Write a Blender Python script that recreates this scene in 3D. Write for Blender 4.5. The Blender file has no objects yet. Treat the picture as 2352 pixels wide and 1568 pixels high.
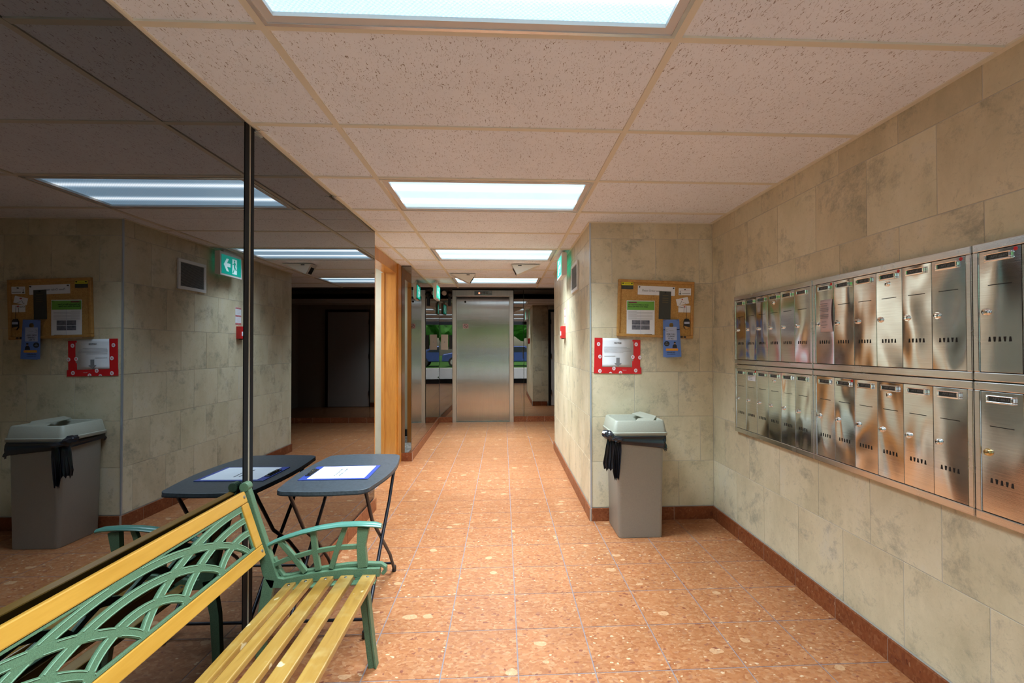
import bpy, bmesh, math, random
from math import sin, cos, pi, radians as R_
from mathutils import Vector, Matrix
random.seed(11)
sc = bpy.context.scene
COL = sc.collection

# ------------------------------------------------------------------ camera
yaw, pitch, roll, CH = .0498, .0126, -.0026, 1.2848
fwd = Vector((sin(yaw)*cos(pitch), cos(yaw)*cos(pitch), sin(pitch)))
rgt = Vector((cos(yaw), -sin(yaw), 0)); up = rgt.cross(fwd)
Rr = cos(roll)*rgt + sin(roll)*up; Uu = -sin(roll)*rgt + cos(roll)*up
cam = bpy.data.cameras.new('camera'); camo = bpy.data.objects.new('camera', cam); COL.objects.link(camo)
M = Matrix((Rr, Uu, -fwd)).transposed().to_4x4(); M.translation = Vector((0, 0, CH)); camo.matrix_world = M
cam.sensor_width = 36; cam.lens = 1081.39/2352*36; cam.shift_x = -33.2/2352; cam.clip_start = .02; cam.clip_end = 200
sc.camera = camo
# ------------------------------------------------------------------ world, sun, exposure
w = bpy.data.worlds.new('world'); sc.world = w; w.use_nodes = True
nt = w.node_tree; bg = nt.nodes['Background']
sky = nt.nodes.new('ShaderNodeTexSky'); sky.sky_type = 'NISHITA'; sky.sun_disc = False
sky.sun_elevation = R_(48); sky.sun_rotation = R_(20); sky.air_density = 1.2; sky.dust_density = 2
nt.links.new(sky.outputs[0], bg.inputs[0]); bg.inputs[1].default_value = .30
sun = bpy.data.lights.new('sun', 'SUN'); sun.energy = 5.0; sun.angle = .02; sun.color = (1, .95, .86)
so = bpy.data.objects.new('sun', sun); COL.objects.link(so)
so.rotation_euler = (R_(42), 0, R_(165)); so.location = (0, 4, 9)
sc.view_settings.view_transform = 'Standard'; sc.view_settings.look = 'None'
sc.view_settings.exposure = 0.10; sc.view_settings.gamma = 1; sc.view_settings.use_curve_mapping = False
LAMP_W = 45.0            # each troffer lamp
LENS_E = 1.5
sc.cycles.use_denoising = True
sc.cycles.max_bounces = 12; sc.cycles.diffuse_bounces = 6; sc.cycles.glossy_bounces = 8
sc.cycles.transparent_max_bounces = 12; sc.cycles.caustics_reflective = True; sc.cycles.sample_clamp_indirect = 6

# ------------------------------------------------------------------ material helpers
def srgb(r, g, b):
    f = lambda c: (c/255/12.92) if c/255 <= .04045 else ((c/255+.055)/1.055)**2.4
    return (f(r), f(g), f(b), 1)
class NT:
    def __init__(s, name):
        s.m = bpy.data.materials.new(name); s.m.use_nodes = True; s.t = s.m.node_tree; s.p = s.t.nodes['Principled BSDF']
    def n(s, typ, **k):
        x = s.t.nodes.new('ShaderNode'+typ)
        for a, v in k.items(): setattr(x, a, v)
        return x
    def l(s, a, b): s.t.links.new(a, b)
    def set(s, n, **k):
        for a, v in k.items(): n.inputs[a.replace('_', ' ')].default_value = v
        return n
    def ramp(s, src, stops):
        r = s.n('ValToRGB'); e = r.color_ramp.elements
        while len(e) < len(stops): e.new(.5)
        for i, (p, c) in enumerate(stops): e[i].position = p; e[i].color = c if len(c) == 4 else (*c, 1)
        s.l(src, r.inputs[0]); return r.outputs[0]
    def math(s, op, a, b=None, c=None):
        n = s.n('Math', operation=op)
        for i, v in enumerate((a, b, c)):
            if v is None: continue
            if isinstance(v, (int, float)): n.inputs[i].default_value = v
            else: s.l(v, n.inputs[i])
        return n.outputs[0]
    def mix(s, f, a, b, mode='MIX'):
        n = s.n('Mix', data_type='RGBA', blend_type=mode)
        for i, v in ((0, f), (6, a), (7, b)):
            if isinstance(v, (int, float)): n.inputs[i].default_value = v
            elif isinstance(v, tuple): n.inputs[i].default_value = v if len(v) == 4 else (*v, 1)
            else: s.l(v, n.inputs[i])
        return n.outputs[2]
    def noise(s, vec, scale, detail=4, rough=.55, dist=0):
        n = s.n('TexNoise'); s.l(vec, n.inputs['Vector'])
        s.set(n, Scale=scale, Detail=detail, Roughness=rough, Distortion=dist); return n.outputs[0]
    def pos(s, rnd=0, scale=None):
        g = s.n('NewGeometry').outputs['Position']
        if rnd:
            o = s.n('ObjectInfo').outputs['Random']
            v = s.n('VectorMath', operation='SCALE'); v.inputs[0].default_value = (rnd, rnd*1.7, rnd*.6); s.l(o, v.inputs['Scale'])
            a = s.n('VectorMath', operation='ADD'); s.l(g, a.inputs[0]); s.l(v.outputs[0], a.inputs[1]); g = a.outputs[0]
        if scale:
            m = s.n('Mapping'); m.inputs['Scale'].default_value = scale; s.l(g, m.inputs[0]); g = m.outputs[0]
        return g
    def bump(s, h, strength=.2, dist=.01):
        b = s.n('Bump'); b.inputs['Strength'].default_value = strength; b.inputs['Distance'].default_value = dist
        s.l(h, b.inputs['Height']); s.l(b.outputs[0], s.p.inputs['Normal'])
def simple(name, col, rough=.5, metal=0, emis=None, es=0, spec=.5):
    k = NT(name); k.p.inputs['Base Color'].default_value = col if len(col) == 4 else (*col, 1)
    k.p.inputs['Roughness'].default_value = rough; k.p.inputs['Metallic'].default_value = metal
    k.p.inputs['Specular IOR Level'].default_value = spec
    if emis: k.p.inputs['Emission Color'].default_value = emis if len(emis) == 4 else (*emis, 1); k.p.inputs['Emission Strength'].default_value = es
    return k.m
def speck(name, col, amt=.12, scale=60, rough=.5, metal=0, bump=.05, col2=None, spec=.5):
    k = NT(name); v = k.pos(); n = k.noise(v, scale, 5)
    c = col if len(col) == 4 else (*col, 1)
    lo = tuple(x*(1-amt) for x in c[:3])+(1,); hi = tuple(min(1, x*(1+amt)) for x in c[:3])+(1,)
    if col2: lo = col2
    k.l(k.ramp(n, [(.3, lo), (.7, hi)]), k.p.inputs['Base Color'])
    k.set(k.p, Roughness=rough, Metallic=metal); k.p.inputs['Specular IOR Level'].default_value = spec
    if bump: k.bump(n, bump, .004)
    return k.m
MT = {}
ANI = 0.0
def mk_wall():
    k = NT('beige stone wall tile'); v = k.pos(13); vs = k.pos(13, (1, 1, .6))
    a = k.noise(vs, 3.2, 9, .70, .2)
    base = k.ramp(a, [(.25, (.48, .41, .265)), (.42, (.61, .52, .345)), (.58, (.70, .60, .415)), (.78, (.66, .60, .49))])
    g = k.noise(v, 4.2, 10, .80, .25)
    gm = k.ramp(g, [(.52, (0, 0, 0)), (.66, (.72, .72, .72))])
    c1 = k.mix(gm, base, (.255, .235, .175))
    f = k.noise(k.pos(29), 26, 6, .8, 2)
    fm = k.ramp(f, [(.55, (0, 0, 0)), (.70, (.75, .75, .75))])
    c2 = k.mix(k.math('MULTIPLY', fm, a), c1, (.30, .25, .15))
    o = k.n('ObjectInfo').outputs['Random']
    c3 = k.mix(.5, c2, k.ramp(o, [(0, (.42, .42, .42)), (1, (.58, .58, .58))]), 'OVERLAY')
    k.l(c3, k.p.inputs['Base Color']); k.set(k.p, Roughness=.42); k.p.inputs['Specular IOR Level'].default_value = .35
    k.bump(k.mix(.4, a, f), .25, .006); return k.m
MT['wall'] = mk_wall()
def mk_floor(name, tint=(1, 1, 1), rnd=17, rough=.3):
    k = NT(name); v = k.pos(rnd, (1, 1, 1))
    ob = k.n('TexVoronoi'); k.l(k.pos(rnd, (1, 1.6, 1)), ob.inputs['Vector'])
    wv = k.n('TexNoise'); k.l(v, wv.inputs['Vector']); k.set(wv, Scale=14, Detail=5)
    mp = k.n('VectorMath', operation='MULTIPLY_ADD'); k.l(wv.outputs['Color'], mp.inputs[0]); mp.inputs[1].default_value = (.06, .06, .06); k.l(k.pos(rnd, (1, 1.4, 1)), mp.inputs[2])
    vo = k.n('TexVoronoi'); k.l(mp.outputs[0], vo.inputs['Vector']); k.set(vo, Scale=70.0)
    cellv = k.n('SeparateColor'); k.l(vo.outputs['Color'], cellv.inputs[0])
    t = lambda c: (c[0]*tint[0], c[1]*tint[1], c[2]*tint[2])
    base = k.ramp(cellv.outputs[0], [(0, t((.285, .095, .034))), (.30, t((.335, .125, .046))), (.7, t((.365, .146, .058))), (.93, t((.42, .20, .092))), (1, t((.20, .055, .028)))])
    vb = k.n('TexVoronoi'); k.l(mp.outputs[0], vb.inputs['Vector']); k.set(vb, Scale=12.0, Randomness=1.0)
    cb = k.n('SeparateColor'); k.l(vb.outputs['Color'], cb.inputs[0])
    big = k.math('MULTIPLY', k.math('GREATER_THAN', cb.outputs[1], .93), k.math('LESS_THAN', vb.outputs['Distance'], .33))
    c1 = k.mix(k.math('MULTIPLY', big, .5), base, t((.62, .39, .21)))
    vc = k.n('TexVoronoi'); k.l(mp.outputs[0], vc.inputs['Vector']); k.set(vc, Scale=36.0)
    cc = k.n('SeparateColor'); k.l(vc.outputs['Color'], cc.inputs[0])
    pal = k.math('MULTIPLY', k.math('GREATER_THAN', cc.outputs[2], .86), k.math('LESS_THAN', vc.outputs['Distance'], .24))
    c2 = k.mix(k.math('MULTIPLY', pal, .55), c1, t((.70, .53, .34)))
    n = k.noise(v, 48, 8, .8, 1.2)
    dk = k.ramp(n, [(.54, (0, 0, 0)), (.64, (1, 1, 1))])
    c3 = k.mix(k.math('MULTIPLY', dk, .6), c2, t((.28, .09, .045)))
    n2 = k.noise(v, 5, 3, .5)
    c4 = k.mix(.35, c3, k.ramp(n2, [(.3, (.40, .40, .40)), (.7, (.60, .60, .60))]), 'OVERLAY')
    k.l(c4, k.p.inputs['Base Color']); k.set(k.p, Roughness=rough); k.p.inputs['Specular IOR Level'].default_value = .4
    rr = k.ramp(n, [(.3, (rough, rough, rough)), (.8, (rough+.15,)*3)]); k.l(rr, k.p.inputs['Roughness'])
    return k.m
MT['floor'] = mk_floor('orange agglomerate floor tile')
MT['base'] = mk_floor('red brown skirting tile', (.62, .43, .36), 31, .3)
def mk_ceil():
    k = NT('fissured ceiling tile'); v = k.pos(7, (1, 1, 1))
    m = k.n('Mapping'); m.inputs['Rotation'].default_value = (0, 0, .5); m.inputs['Scale'].default_value = (210, 60, 60); k.l(v, m.inputs[0])
    a = k.noise(m.outputs[0], 1, 1, .5, 1.4)
    fis = k.ramp(a, [(.64, (0, 0, 0)), (.68, (1, 1, 1))])
    p = k.noise(v, 260, 2, .5)
    pin = k.ramp(p, [(.66, (0, 0, 0)), (.72, (.6, .6, .6))])
    mask = k.math('MAXIMUM', k.math('MULTIPLY', fis, k.ramp(k.noise(v, 22, 2), [(.36, (0, 0, 0)), (.46, (1, 1, 1))])), k.math('MULTIPLY', pin, .35))
    n = k.noise(v, 2.5, 3)
    base = k.ramp(n, [(.3, (.81, .825, .87)), (.7, (.86, .875, .92))])
    k.l(k.mix(mask, base, (.36, .29, .26)), k.p.inputs['Base Color']); k.set(k.p, Roughness=.95); k.p.inputs['Specular IOR Level'].default_value = .1
    k.bump(k.math('MULTIPLY', mask, -1), .5, .003); return k.m
MT['ceil'] = mk_ceil()
def metal_brushed(name, col, rough, sc3, warp=0, warpscale=5, gamt=.12):
    k = NT(name); v = k.pos(0, sc3); g = k.noise(v, 1, 3, .6)
    c = (*col, 1)
    k.l(k.ramp(g, [(.3, tuple(x*(1-gamt) for x in col)), (.7, tuple(min(1, x*(1+gamt*.6)) for x in col))]), k.p.inputs['Base Color'])
    k.set(k.p, Metallic=1.0)
    sm = k.noise(k.pos(), 7, 4)
    k.l(k.ramp(sm, [(.3, (rough*.8,)*3), (.7, (rough*1.25,)*3)]), k.p.inputs['Roughness'])
    b1 = k.n('Bump'); b1.inputs['Strength'].default_value = .06; b1.inputs['Distance'].default_value = .001; k.l(g, b1.inputs['Height'])
    if warp:
        wn = k.noise(k.pos(5, (1, 1, .55)), warpscale, 1, .4, .4)
        b2 = k.n('Bump'); b2.inputs['Strength'].default_value = 1; b2.inputs['Distance'].default_value = warp; k.l(wn, b2.inputs['Height']); k.l(b2.outputs[0], b1.inputs['Normal'])
    k.l(b1.outputs[0], k.p.inputs['Normal']); return k.m
MT['mail'] = metal_brushed('brushed mailbox steel', (.72, .72, .71), .14, (40, 8, 500), .030, 4.0)
MT['mailframe'] = metal_brushed('mailbox frame steel', (.70, .70, .69), .24, (40, 8, 500), .001, 5)
MT['elev'] = metal_brushed('brushed elevator steel', (.56, .55, .53), .12, (4, 4, 420), .006, 2.2)
k_ = NT('brushed elevator steel leaf'); nn = k_.noise(k_.pos(0, (260, 4, 3)), 1, 3, .6)
k_.l(k_.ramp(nn, [(.3, (.47, .46, .44)), (.7, (.56, .55, .53))]), k_.p.inputs['Base Color']); k_.set(k_.p, Metallic=1.0, Roughness=.20, Anisotropic=1.0)
k_.p.inputs['Anisotropic Rotation'].default_value = ANI
tg = k_.n('Tangent', direction_type='RADIAL', axis='Z'); k_.l(tg.outputs[0], k_.p.inputs['Tangent'])
wn = k_.noise(k_.pos(5, (1.2, 1, 9)), 1, 2, .4, .4); bb = k_.n('Bump'); bb.inputs['Distance'].default_value = .0012; bb.inputs['Strength'].default_value = .5; k_.l(wn, bb.inputs['Height']); k_.l(bb.outputs[0], k_.p.inputs['Normal'])
MT['elev'] = k_.m
MT['elevframe'] = metal_brushed('elevator frame steel', (.70, .66, .62), .38, (300, 300, 6))
MT['chrome'] = simple('polished chrome', (.88, .88, .88), .10, 1)
MT['brass'] = simple('brass lock', (.75, .60, .32), .22, 1)
MT['hole'] = simple('dark opening', (.006, .005, .005), .8)
MT['mirror'] = simple('smoked mirror glass', (.165, .175, .19), .0, 1)
MT['mirror2'] = simple('bronze mirror glass', (.27, .255, .24), .0, 1)
MT['edge'] = simple('black mirror edge', (.012, .014, .014), .3)
MT['seam'] = simple('matt black seam', (.006, .006, .007), .7, spec=.2); MT['seamgrey'] = simple('dull grey seam backing', (.05, .048, .045), .8, spec=.2); MT['seambeige'] = simple('beige seam strip', (.42, .36, .28), .8, spec=.2)
MT['tee'] = simple('aged cream ceiling grid', (.74, .67, .53), .6)
MT['white'] = simple('white paint', (.74, .73, .71), .45)
MT['offwhite'] = simple('warm white plastic', (.72, .68, .62), .4)
MT['cream'] = speck('cream wall paint', (.62, .58, .48), .04, 9, .6)
MT['grout'] = simple('pale grout', (.52, .47, .40), .9)
MT['fgrout'] = simple('floor grout', (.22, .165, .16), .85)
MT['bgrout'] = simple('skirting grout', (.50, .38, .30), .8)
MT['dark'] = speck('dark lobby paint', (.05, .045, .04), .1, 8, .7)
MT['blackrub'] = simple('black vinyl base', (.012, .012, .013), .5)
MT['alu'] = simple('pale blue grey aluminium', (.50, .56, .62), .35, .6)
MT['black'] = simple('black frame metal', (.014, .014, .016), .4, .2)
def mk_wood(name, c1, c2, sc3, rough=.3, coat=.3):
    k = NT(name); v = k.pos(0, sc3); a = k.noise(v, 1, 5, .6, .8); b = k.noise(k.pos(0, tuple(x*5 for x in sc3)), 1, 3, .6)
    m = k.math('ADD', k.math('MULTIPLY', a, .7), k.math('MULTIPLY', b, .3))
    k.l(k.ramp(m, [(.35, c1), (.62, c2)]), k.p.inputs['Base Color']); k.set(k.p, Roughness=rough)
    k.p.inputs['Coat Weight'].default_value = coat; k.p.inputs['Coat Roughness'].default_value = .15
    k.bump(b, .08, .002); return k.m
MT['doorwood'] = mk_wood('varnished orange wood', (.42, .15, .022), (.56, .23, .04), (14, 14, 1.5))
MT['benchwood'] = mk_wood('golden pine', (.44, .205, .022), (.53, .265, .038), (18, 2, 18), .35, .25)
def mk_slat():
    k = NT('worn yellow slat wood'); v = k.pos(0, (30, 3, 30)); a = k.noise(v, 1, 5, .6, .7)
    c = k.ramp(a, [(.3, (.24, .12, .019)), (.5, (.30, .158, .028)), (.7, (.34, .20, .045))])
    n = k.noise(k.pos(), 16, 2, .4)
    wr = k.ramp(n, [(.70, (0, 0, 0)), (.725, (1, 1, 1))])
    n3 = k.noise(k.pos(), 5, 4, .7)
    c2 = k.mix(k.ramp(n3, [(.5, (0, 0, 0)), (.75, (.5, .5, .5))]), c, (.48, .37, .15))
    k.l(k.mix(k.math('MULTIPLY', wr, .8), c2, (.58, .48, .27)), k.p.inputs['Base Color'])
    k.set(k.p, Roughness=.33); k.p.inputs['Coat Weight'].default_value = .35; k.p.inputs['Coat Roughness'].default_value = .2
    k.bump(k.noise(k.pos(0, (150, 8, 150)), 1, 3, .6), .12, .002); return k.m
MT['slat'] = mk_slat()
MT['green'] = speck('speckled green cast metal', (.085, .155, .085), .3, 420, .42, 0, .25)
MT['green_hi'] = simple('pale green rim', (.22, .36, .24), .35)
MT['teal'] = speck('worn teal arm paint', (.09, .24, .185), .1, 30, .26, 0, 0)
MT['tabletop'] = speck('charcoal table laminate', (.045, .055, .066), .3, 90, .42, 0, .03)
MT['tabledge'] = simple('black table edge', (.015, .015, .017), .45)
MT['leg'] = simple('dark steel tube', (.03, .028, .035), .35, .5)
MT['paper'] = speck('white paper', (.80, .81, .84), .03, 14, .85, spec=.15)
MT['ink'] = simple('dark ink', (.03, .03, .035), .8)
MT['greyink'] = simple('grey ink', (.22, .22, .23), .8)
MT['navy'] = simple('blue clipboard', (.03, .06, .32), .4)
MT['bin'] = speck('khaki bin plastic', (.33, .34, .31), .05, 130, .5, 0, .08)
MT['binlid'] = speck('pale khaki lid plastic', (.36, .355, .285), .04, 130, .5, 0, .06)
MT['bag'] = simple('glossy black bin bag', (.014, .015, .020), .22, 0, spec=.7)
def mk_cork():
    k = NT('cork'); v = k.pos(); n = k.noise(v, 140, 6, .75); n2 = k.noise(v, 14, 4)
    c = k.ramp(n, [(.35, (.40, .20, .05)), (.6, (.58, .33, .10))])
    d = k.ramp(k.noise(v, 34, 2), [(.70, (0, 0, 0)), (.74, (1, 1, 1))])
    k.l(k.mix(d, k.mix(.3, c, k.ramp(n2, [(.3, (.4,)*3), (.7, (.6,)*3)]), 'OVERLAY'), (.2, .1, .03)), k.p.inputs['Base Color'])
    k.set(k.p, Roughness=.9); k.bump(n, .3, .003); return k.m
MT['cork'] = mk_cork()
MT['corkframe'] = mk_wood('oak board frame', (.42, .20, .05), (.55, .29, .08), (30, 30, 30), .4, .1)
MT['red'] = simple('glossy red tape', (.62, .012, .015), .3)
MT['redp'] = simple('red plastic', (.55, .02, .02), .35)
MT['pinkp'] = simple('pale pink print', (.72, .55, .56), .6)
MT['greenp'] = simple('green print', (.16, .42, .06), .6)
MT['maroon'] = simple('maroon print', (.20, .03, .06), .6)
MT['yellow'] = simple('yellow card', (.75, .68, .02), .5)
MT['darkcard'] = simple('charcoal card', (.05, .052, .045), .5)
MT['darktext'] = simple('bronze text', (.14, .11, .05), .6)
MT['bluecard'] = simple('blue door hanger', (.13, .24, .62), .45)
MT['bluelight'] = simple('pale blue panel', (.45, .50, .68), .5)
MT['orange'] = simple('orange print', (.85, .33, .04), .5)
MT['photo'] = speck('printed photo', (.03, .035, .05), .9, 38, .5, 0, 0, col2=(.22, .22, .26, 1))
MT['skin'] = simple('printed skin tone', (.5, .28, .18), .6)
MT['grille'] = simple('grey grille', (.20, .19, .18), .6)
MT['exitgreen'] = simple('lit exit green', (0, .3, .22), .4, 0, (.0, .62, .43), 1.0)
MT['exitwhite'] = simple('lit exit white', (.8, .9, .9), .4, 0, (.62, .95, .92), 1.1)
MT['led'] = simple('orange red led', (1, .2, .1), .4, 0, (1, .25, .12), 2.5)
MT['steel'] = simple('screw steel', (.5, .5, .48), .3, 1)
MT['whiteframe'] = simple('troffer frame paint', (.66, .60, .55), .35)
MT['fixframe'] = simple('bright troffer edge', (.72, .70, .68), .25, .6)
def mk_lens():
    k = NT('lit prismatic lens'); tc = k.n('TexCoord').outputs['Object']
    sp = k.n('SeparateXYZ'); k.l(tc, sp.inputs[0])
    d1 = k.math('ABSOLUTE', k.math('SUBTRACT', k.math('ABSOLUTE', sp.outputs[1]), .125))
    band = k.math('EXPONENT', k.math('MULTIPLY', k.math('MULTIPLY', d1, d1), -900.0))
    gx = k.math('SINE', k.math('MULTIPLY', sp.outputs[0], 2*pi/.0145)); gy = k.math('SINE', k.math('MULTIPLY', sp.outputs[1], 2*pi/.0145))
    g = k.math('MULTIPLY', k.math('ADD', k.math('MULTIPLY', gx, gy), 1), .5)
    g = k.math('ADD', k.math('MULTIPLY', g, .45), .72)
    cold = k.mix(band, (.42, .75, 1.0), (.95, 1.0, 1.0))
    st = k.math('MULTIPLY', k.math('ADD', k.math('MULTIPLY', band, 2.2), .85), g)
    k.p.inputs['Base Color'].default_value = (.6, .65, .7, 1); k.set(k.p, Roughness=.3)
    k.l(cold, k.p.inputs['Emission Color']); k.l(k.math('MULTIPLY', st, LENS_E), k.p.inputs['Emission Strength'])
    return k.m
MT['lens'] = mk_lens()
def mk_marble():
    k = NT('grey swirled marble floor'); n = k.noise(k.pos(), 5, 8, .65, 3)
    k.l(k.ramp(n, [(.4, (.62, .62, .60)), (.5, (.25, .27, .28)), (.6, (.6, .6, .58))]), k.p.inputs['Base Color']); k.set(k.p, Roughness=.2); return k.m
MT['marble'] = mk_marble()
def mk_glass():
    k = NT('clear door glass'); k.p.inputs['Transmission Weight'].default_value = 1; k.set(k.p, Roughness=0, IOR=1.05); k.p.inputs['Base Color'].default_value = (.93, .96, .95, 1); return k.m
MT['glass'] = mk_glass()
MT['pave'] = speck('pale concrete paving', (.55, .55, .54), .08, 3, .8)
MT['grass'] = speck('lawn grass', (.10, .28, .04), .4, 8, .9)
MT['leaf'] = speck('tree leaves', (.07, .26, .045), .55, 3.5, .7, 0, 0)
MT['bark'] = speck('tree bark', (.12, .08, .05), .3, 10, .9)
MT['carblue'] = simple('blue car paint', (.05, .10, .32), .2, .3)
MT['carglass'] = simple('car window glass', (.03, .04, .05), .05)
MT['tyre'] = simple('tyre rubber', (.02, .02, .02), .8)
MT['silver'] = simple('wheel silver', (.6, .6, .62), .3, .8)

# ------------------------------------------------------------------ mesh helpers
class MB:
    def __init__(s): s.v = []; s.f = []
    def add(s, vs, fs):
        o = len(s.v); s.v += [tuple(x) for x in vs]; s.f += [tuple(i+o for i in f) for f in fs]; return s
    def box(s, a, b):
        x0, y0, z0 = a; x1, y1, z1 = b
        return s.add([(x0, y0, z0), (x1, y0, z0), (x1, y1, z0), (x0, y1, z0), (x0, y0, z1), (x1, y0, z1), (x1, y1, z1), (x0, y1, z1)],
                     [(0, 3, 2, 1), (4, 5, 6, 7), (0, 1, 5, 4), (1, 2, 6, 5), (2, 3, 7, 6), (3, 0, 4, 7)])
    def frustum(s, a, b, c, d, z0, z1):   # rect (ax0,ay0,ax1,ay1)=a at z0 to c at z1
        x0, y0, x1, y1 = a; u0, v0, u1, v1 = c
        return s.add([(x0, y0, z0), (x1, y0, z0), (x1, y1, z0), (x0, y1, z0), (u0, v0, z1), (u1, v0, z1), (u1, v1, z1), (u0, v1, z1)],
                     [(0, 3, 2, 1), (4, 5, 6, 7), (0, 1, 5, 4), (1, 2, 6, 5), (2, 3, 7, 6), (3, 0, 4, 7)])
    def prism(s, poly, fn, t0, t1):       # poly 2D, fn(u,v,t)->xyz
        n = len(poly); vs = [fn(u, v, t0) for u, v in poly]+[fn(u, v, t1) for u, v in poly]
        fs = [tuple(range(n)), tuple(range(2*n-1, n-1, -1))]+[(i, (i+1) % n+0, (i+1) % n+n, i+n) for i in range(n)]
        return s.add(vs, fs)
    def tube(s, pts, r, seg=10, cap=True):
        pts = [Vector(p) for p in pts]; rs = r if isinstance(r, (list, tuple)) else [r]*len(pts); vs = []; N = None
        for i, p in enumerate(pts):
            t = (pts[min(i+1, len(pts)-1)]-pts[max(i-1, 0)]).normalized()
            if N is None: N = t.orthogonal().normalized()
            else: N = (N-t*N.dot(t)).normalized()
            B = t.cross(N)
            vs += [p+(N*cos(2*pi*k/seg)+B*sin(2*pi*k/seg))*rs[i] for k in range(seg)]
        fs = [(i*seg+k, i*seg+(k+1) % seg, (i+1)*seg+(k+1) % seg, (i+1)*seg+k) for i in range(len(pts)-1) for k in range(seg)]
        if cap: fs += [tuple(range(seg-1, -1, -1)), tuple((len(pts)-1)*seg+k for k in range(seg))]
        return s.add(vs, fs)
    def ribbon(s, pts, wd, fn, t0, t1):   # 2D polyline of width wd extruded t0..t1
        n = len(pts); P = [Vector(p) for p in pts]; ws = wd if isinstance(wd, (list, tuple)) else [wd]*n
        L = []; Rr_ = []
        for i in range(n):
            d = (P[min(i+1, n-1)]-P[max(i-1, 0)]).normalized(); q = Vector((-d.y, d.x))
            L.append(P[i]+q*ws[i]/2); Rr_.append(P[i]-q*ws[i]/2)
        vs = []
        for i in range(n): vs += [fn(*L[i], t0), fn(*Rr_[i], t0), fn(*Rr_[i], t1), fn(*L[i], t1)]
        fs = [(i*4+k, i*4+(k+1) % 4, (i+1)*4+(k+1) % 4, (i+1)*4+k) for i in range(n-1) for k in range(4)]
        fs += [(3, 2, 1, 0), tuple((n-1)*4+k for k in range(4))]
        return s.add(vs, fs)
    def lathe(s, prof, fn, seg=16):        # prof (r,h); fn(x,y,h)
        vs = [fn(r*cos(2*pi*k/seg), r*sin(2*pi*k/seg), h) for r, h in prof for k in range(seg)]
        fs = [(i*seg+k, i*seg+(k+1) % seg, (i+1)*seg+(k+1) % seg, (i+1)*seg+k) for i in range(len(prof)-1) for k in range(seg)]
        fs += [tuple(range(seg-1, -1, -1)), tuple((len(prof)-1)*seg+k for k in range(seg))]
        return s.add(vs, fs)
    def mesh(s, name, mat, smooth=False):
        m = bpy.data.meshes.new(name); m.from_pydata(s.v, [], s.f); m.materials.append(MT[mat] if isinstance(mat, str) else mat)
        bm = bmesh.new(); bm.from_mesh(m); bmesh.ops.recalc_face_normals(bm, faces=bm.faces); bm.to_mesh(m); bm.free()
        if smooth:
            m.polygons.foreach_set('use_smooth', [True]*len(m.polygons))
            m.set_sharp_from_angle(angle=R_(40))
        return m
    def build(s, name, mat, parent=None, loc=(0, 0, 0), rz=0, bevel=0, smooth=False, rot=None):
        return obj(name, s.mesh(name, mat, smooth), parent, loc, rz, bevel, rot)
def obj(name, mesh, parent=None, loc=(0, 0, 0), rz=0, bevel=0, rot=None):
    o = bpy.data.objects.new(name, mesh); COL.objects.link(o); o.parent = parent; o.location = loc
    o.rotation_euler = rot if rot else (0, 0, rz)
    if bevel:
        b = o.modifiers.new('bevel', 'BEVEL'); b.width = bevel; b.segments = 2; b.limit_method = 'ANGLE'; b.angle_limit = R_(35)
    return o
def tag(o, label=None, cat=None, group=None, kind=None):
    for k, v in (('label', label), ('category', cat), ('group', group), ('kind', kind)):
        if v: o[k] = v
    return o
def thing(name, label, cat, loc=(0, 0, 0), rz=0, group=None, rot=None):
    o = bpy.data.objects.new(name, None); COL.objects.link(o); o.location = loc; o.empty_display_size = .05
    o.rotation_euler = rot if rot else (0, 0, rz); return tag(o, label, cat, group)
def struct(name, mb, mat, **k): return tag(mb.build(name, mat, **k), kind='structure')
def B(a, b): return MB().box(a, b)
XYZ = lambda u, v, t: (u, v, t)
XZ = lambda u, v, t: (u, t, v)            # 2D is x,z ; thickness along y
YZ = lambda u, v, t: (t, u, v)
def text(body, size, mat, parent, loc, name='lettering', align='CENTER', ext=.0002, rot=(pi/2, 0, 0), sx=1, bold=0):
    cu = bpy.data.curves.new('t', 'FONT'); cu.body = body; cu.size = size; cu.align_x = align; cu.align_y = 'CENTER'; cu.extrude = ext; cu.offset = bold; cu.resolution_u = 3
    t = bpy.data.objects.new('t', cu); COL.objects.link(t); bpy.context.view_layer.update()
    me = bpy.data.meshes.new_from_object(t.evaluated_get(bpy.context.evaluated_depsgraph_get())); bpy.data.objects.remove(t)
    me.name = name; me.materials.clear(); me.materials.append(MT[mat])
    o = obj(name, me, parent, loc, 0, 0, rot); o.scale = (sx, 1, 1); return o

# ================================================================== SETTING
CZ = 2.214                     # ceiling height
XL = lambda y: -1.054+(y-2)*.0191      # long mirror plane
XS = lambda y: -1.042-(y-5.43)*.0207  # lobby side mirror plane
XR = 1.582; YN = 3.48; XC = .652; YC = 5.967; YE = 8.17; YB = -.62; MEND = 3.815; XW = -1.17

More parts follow.
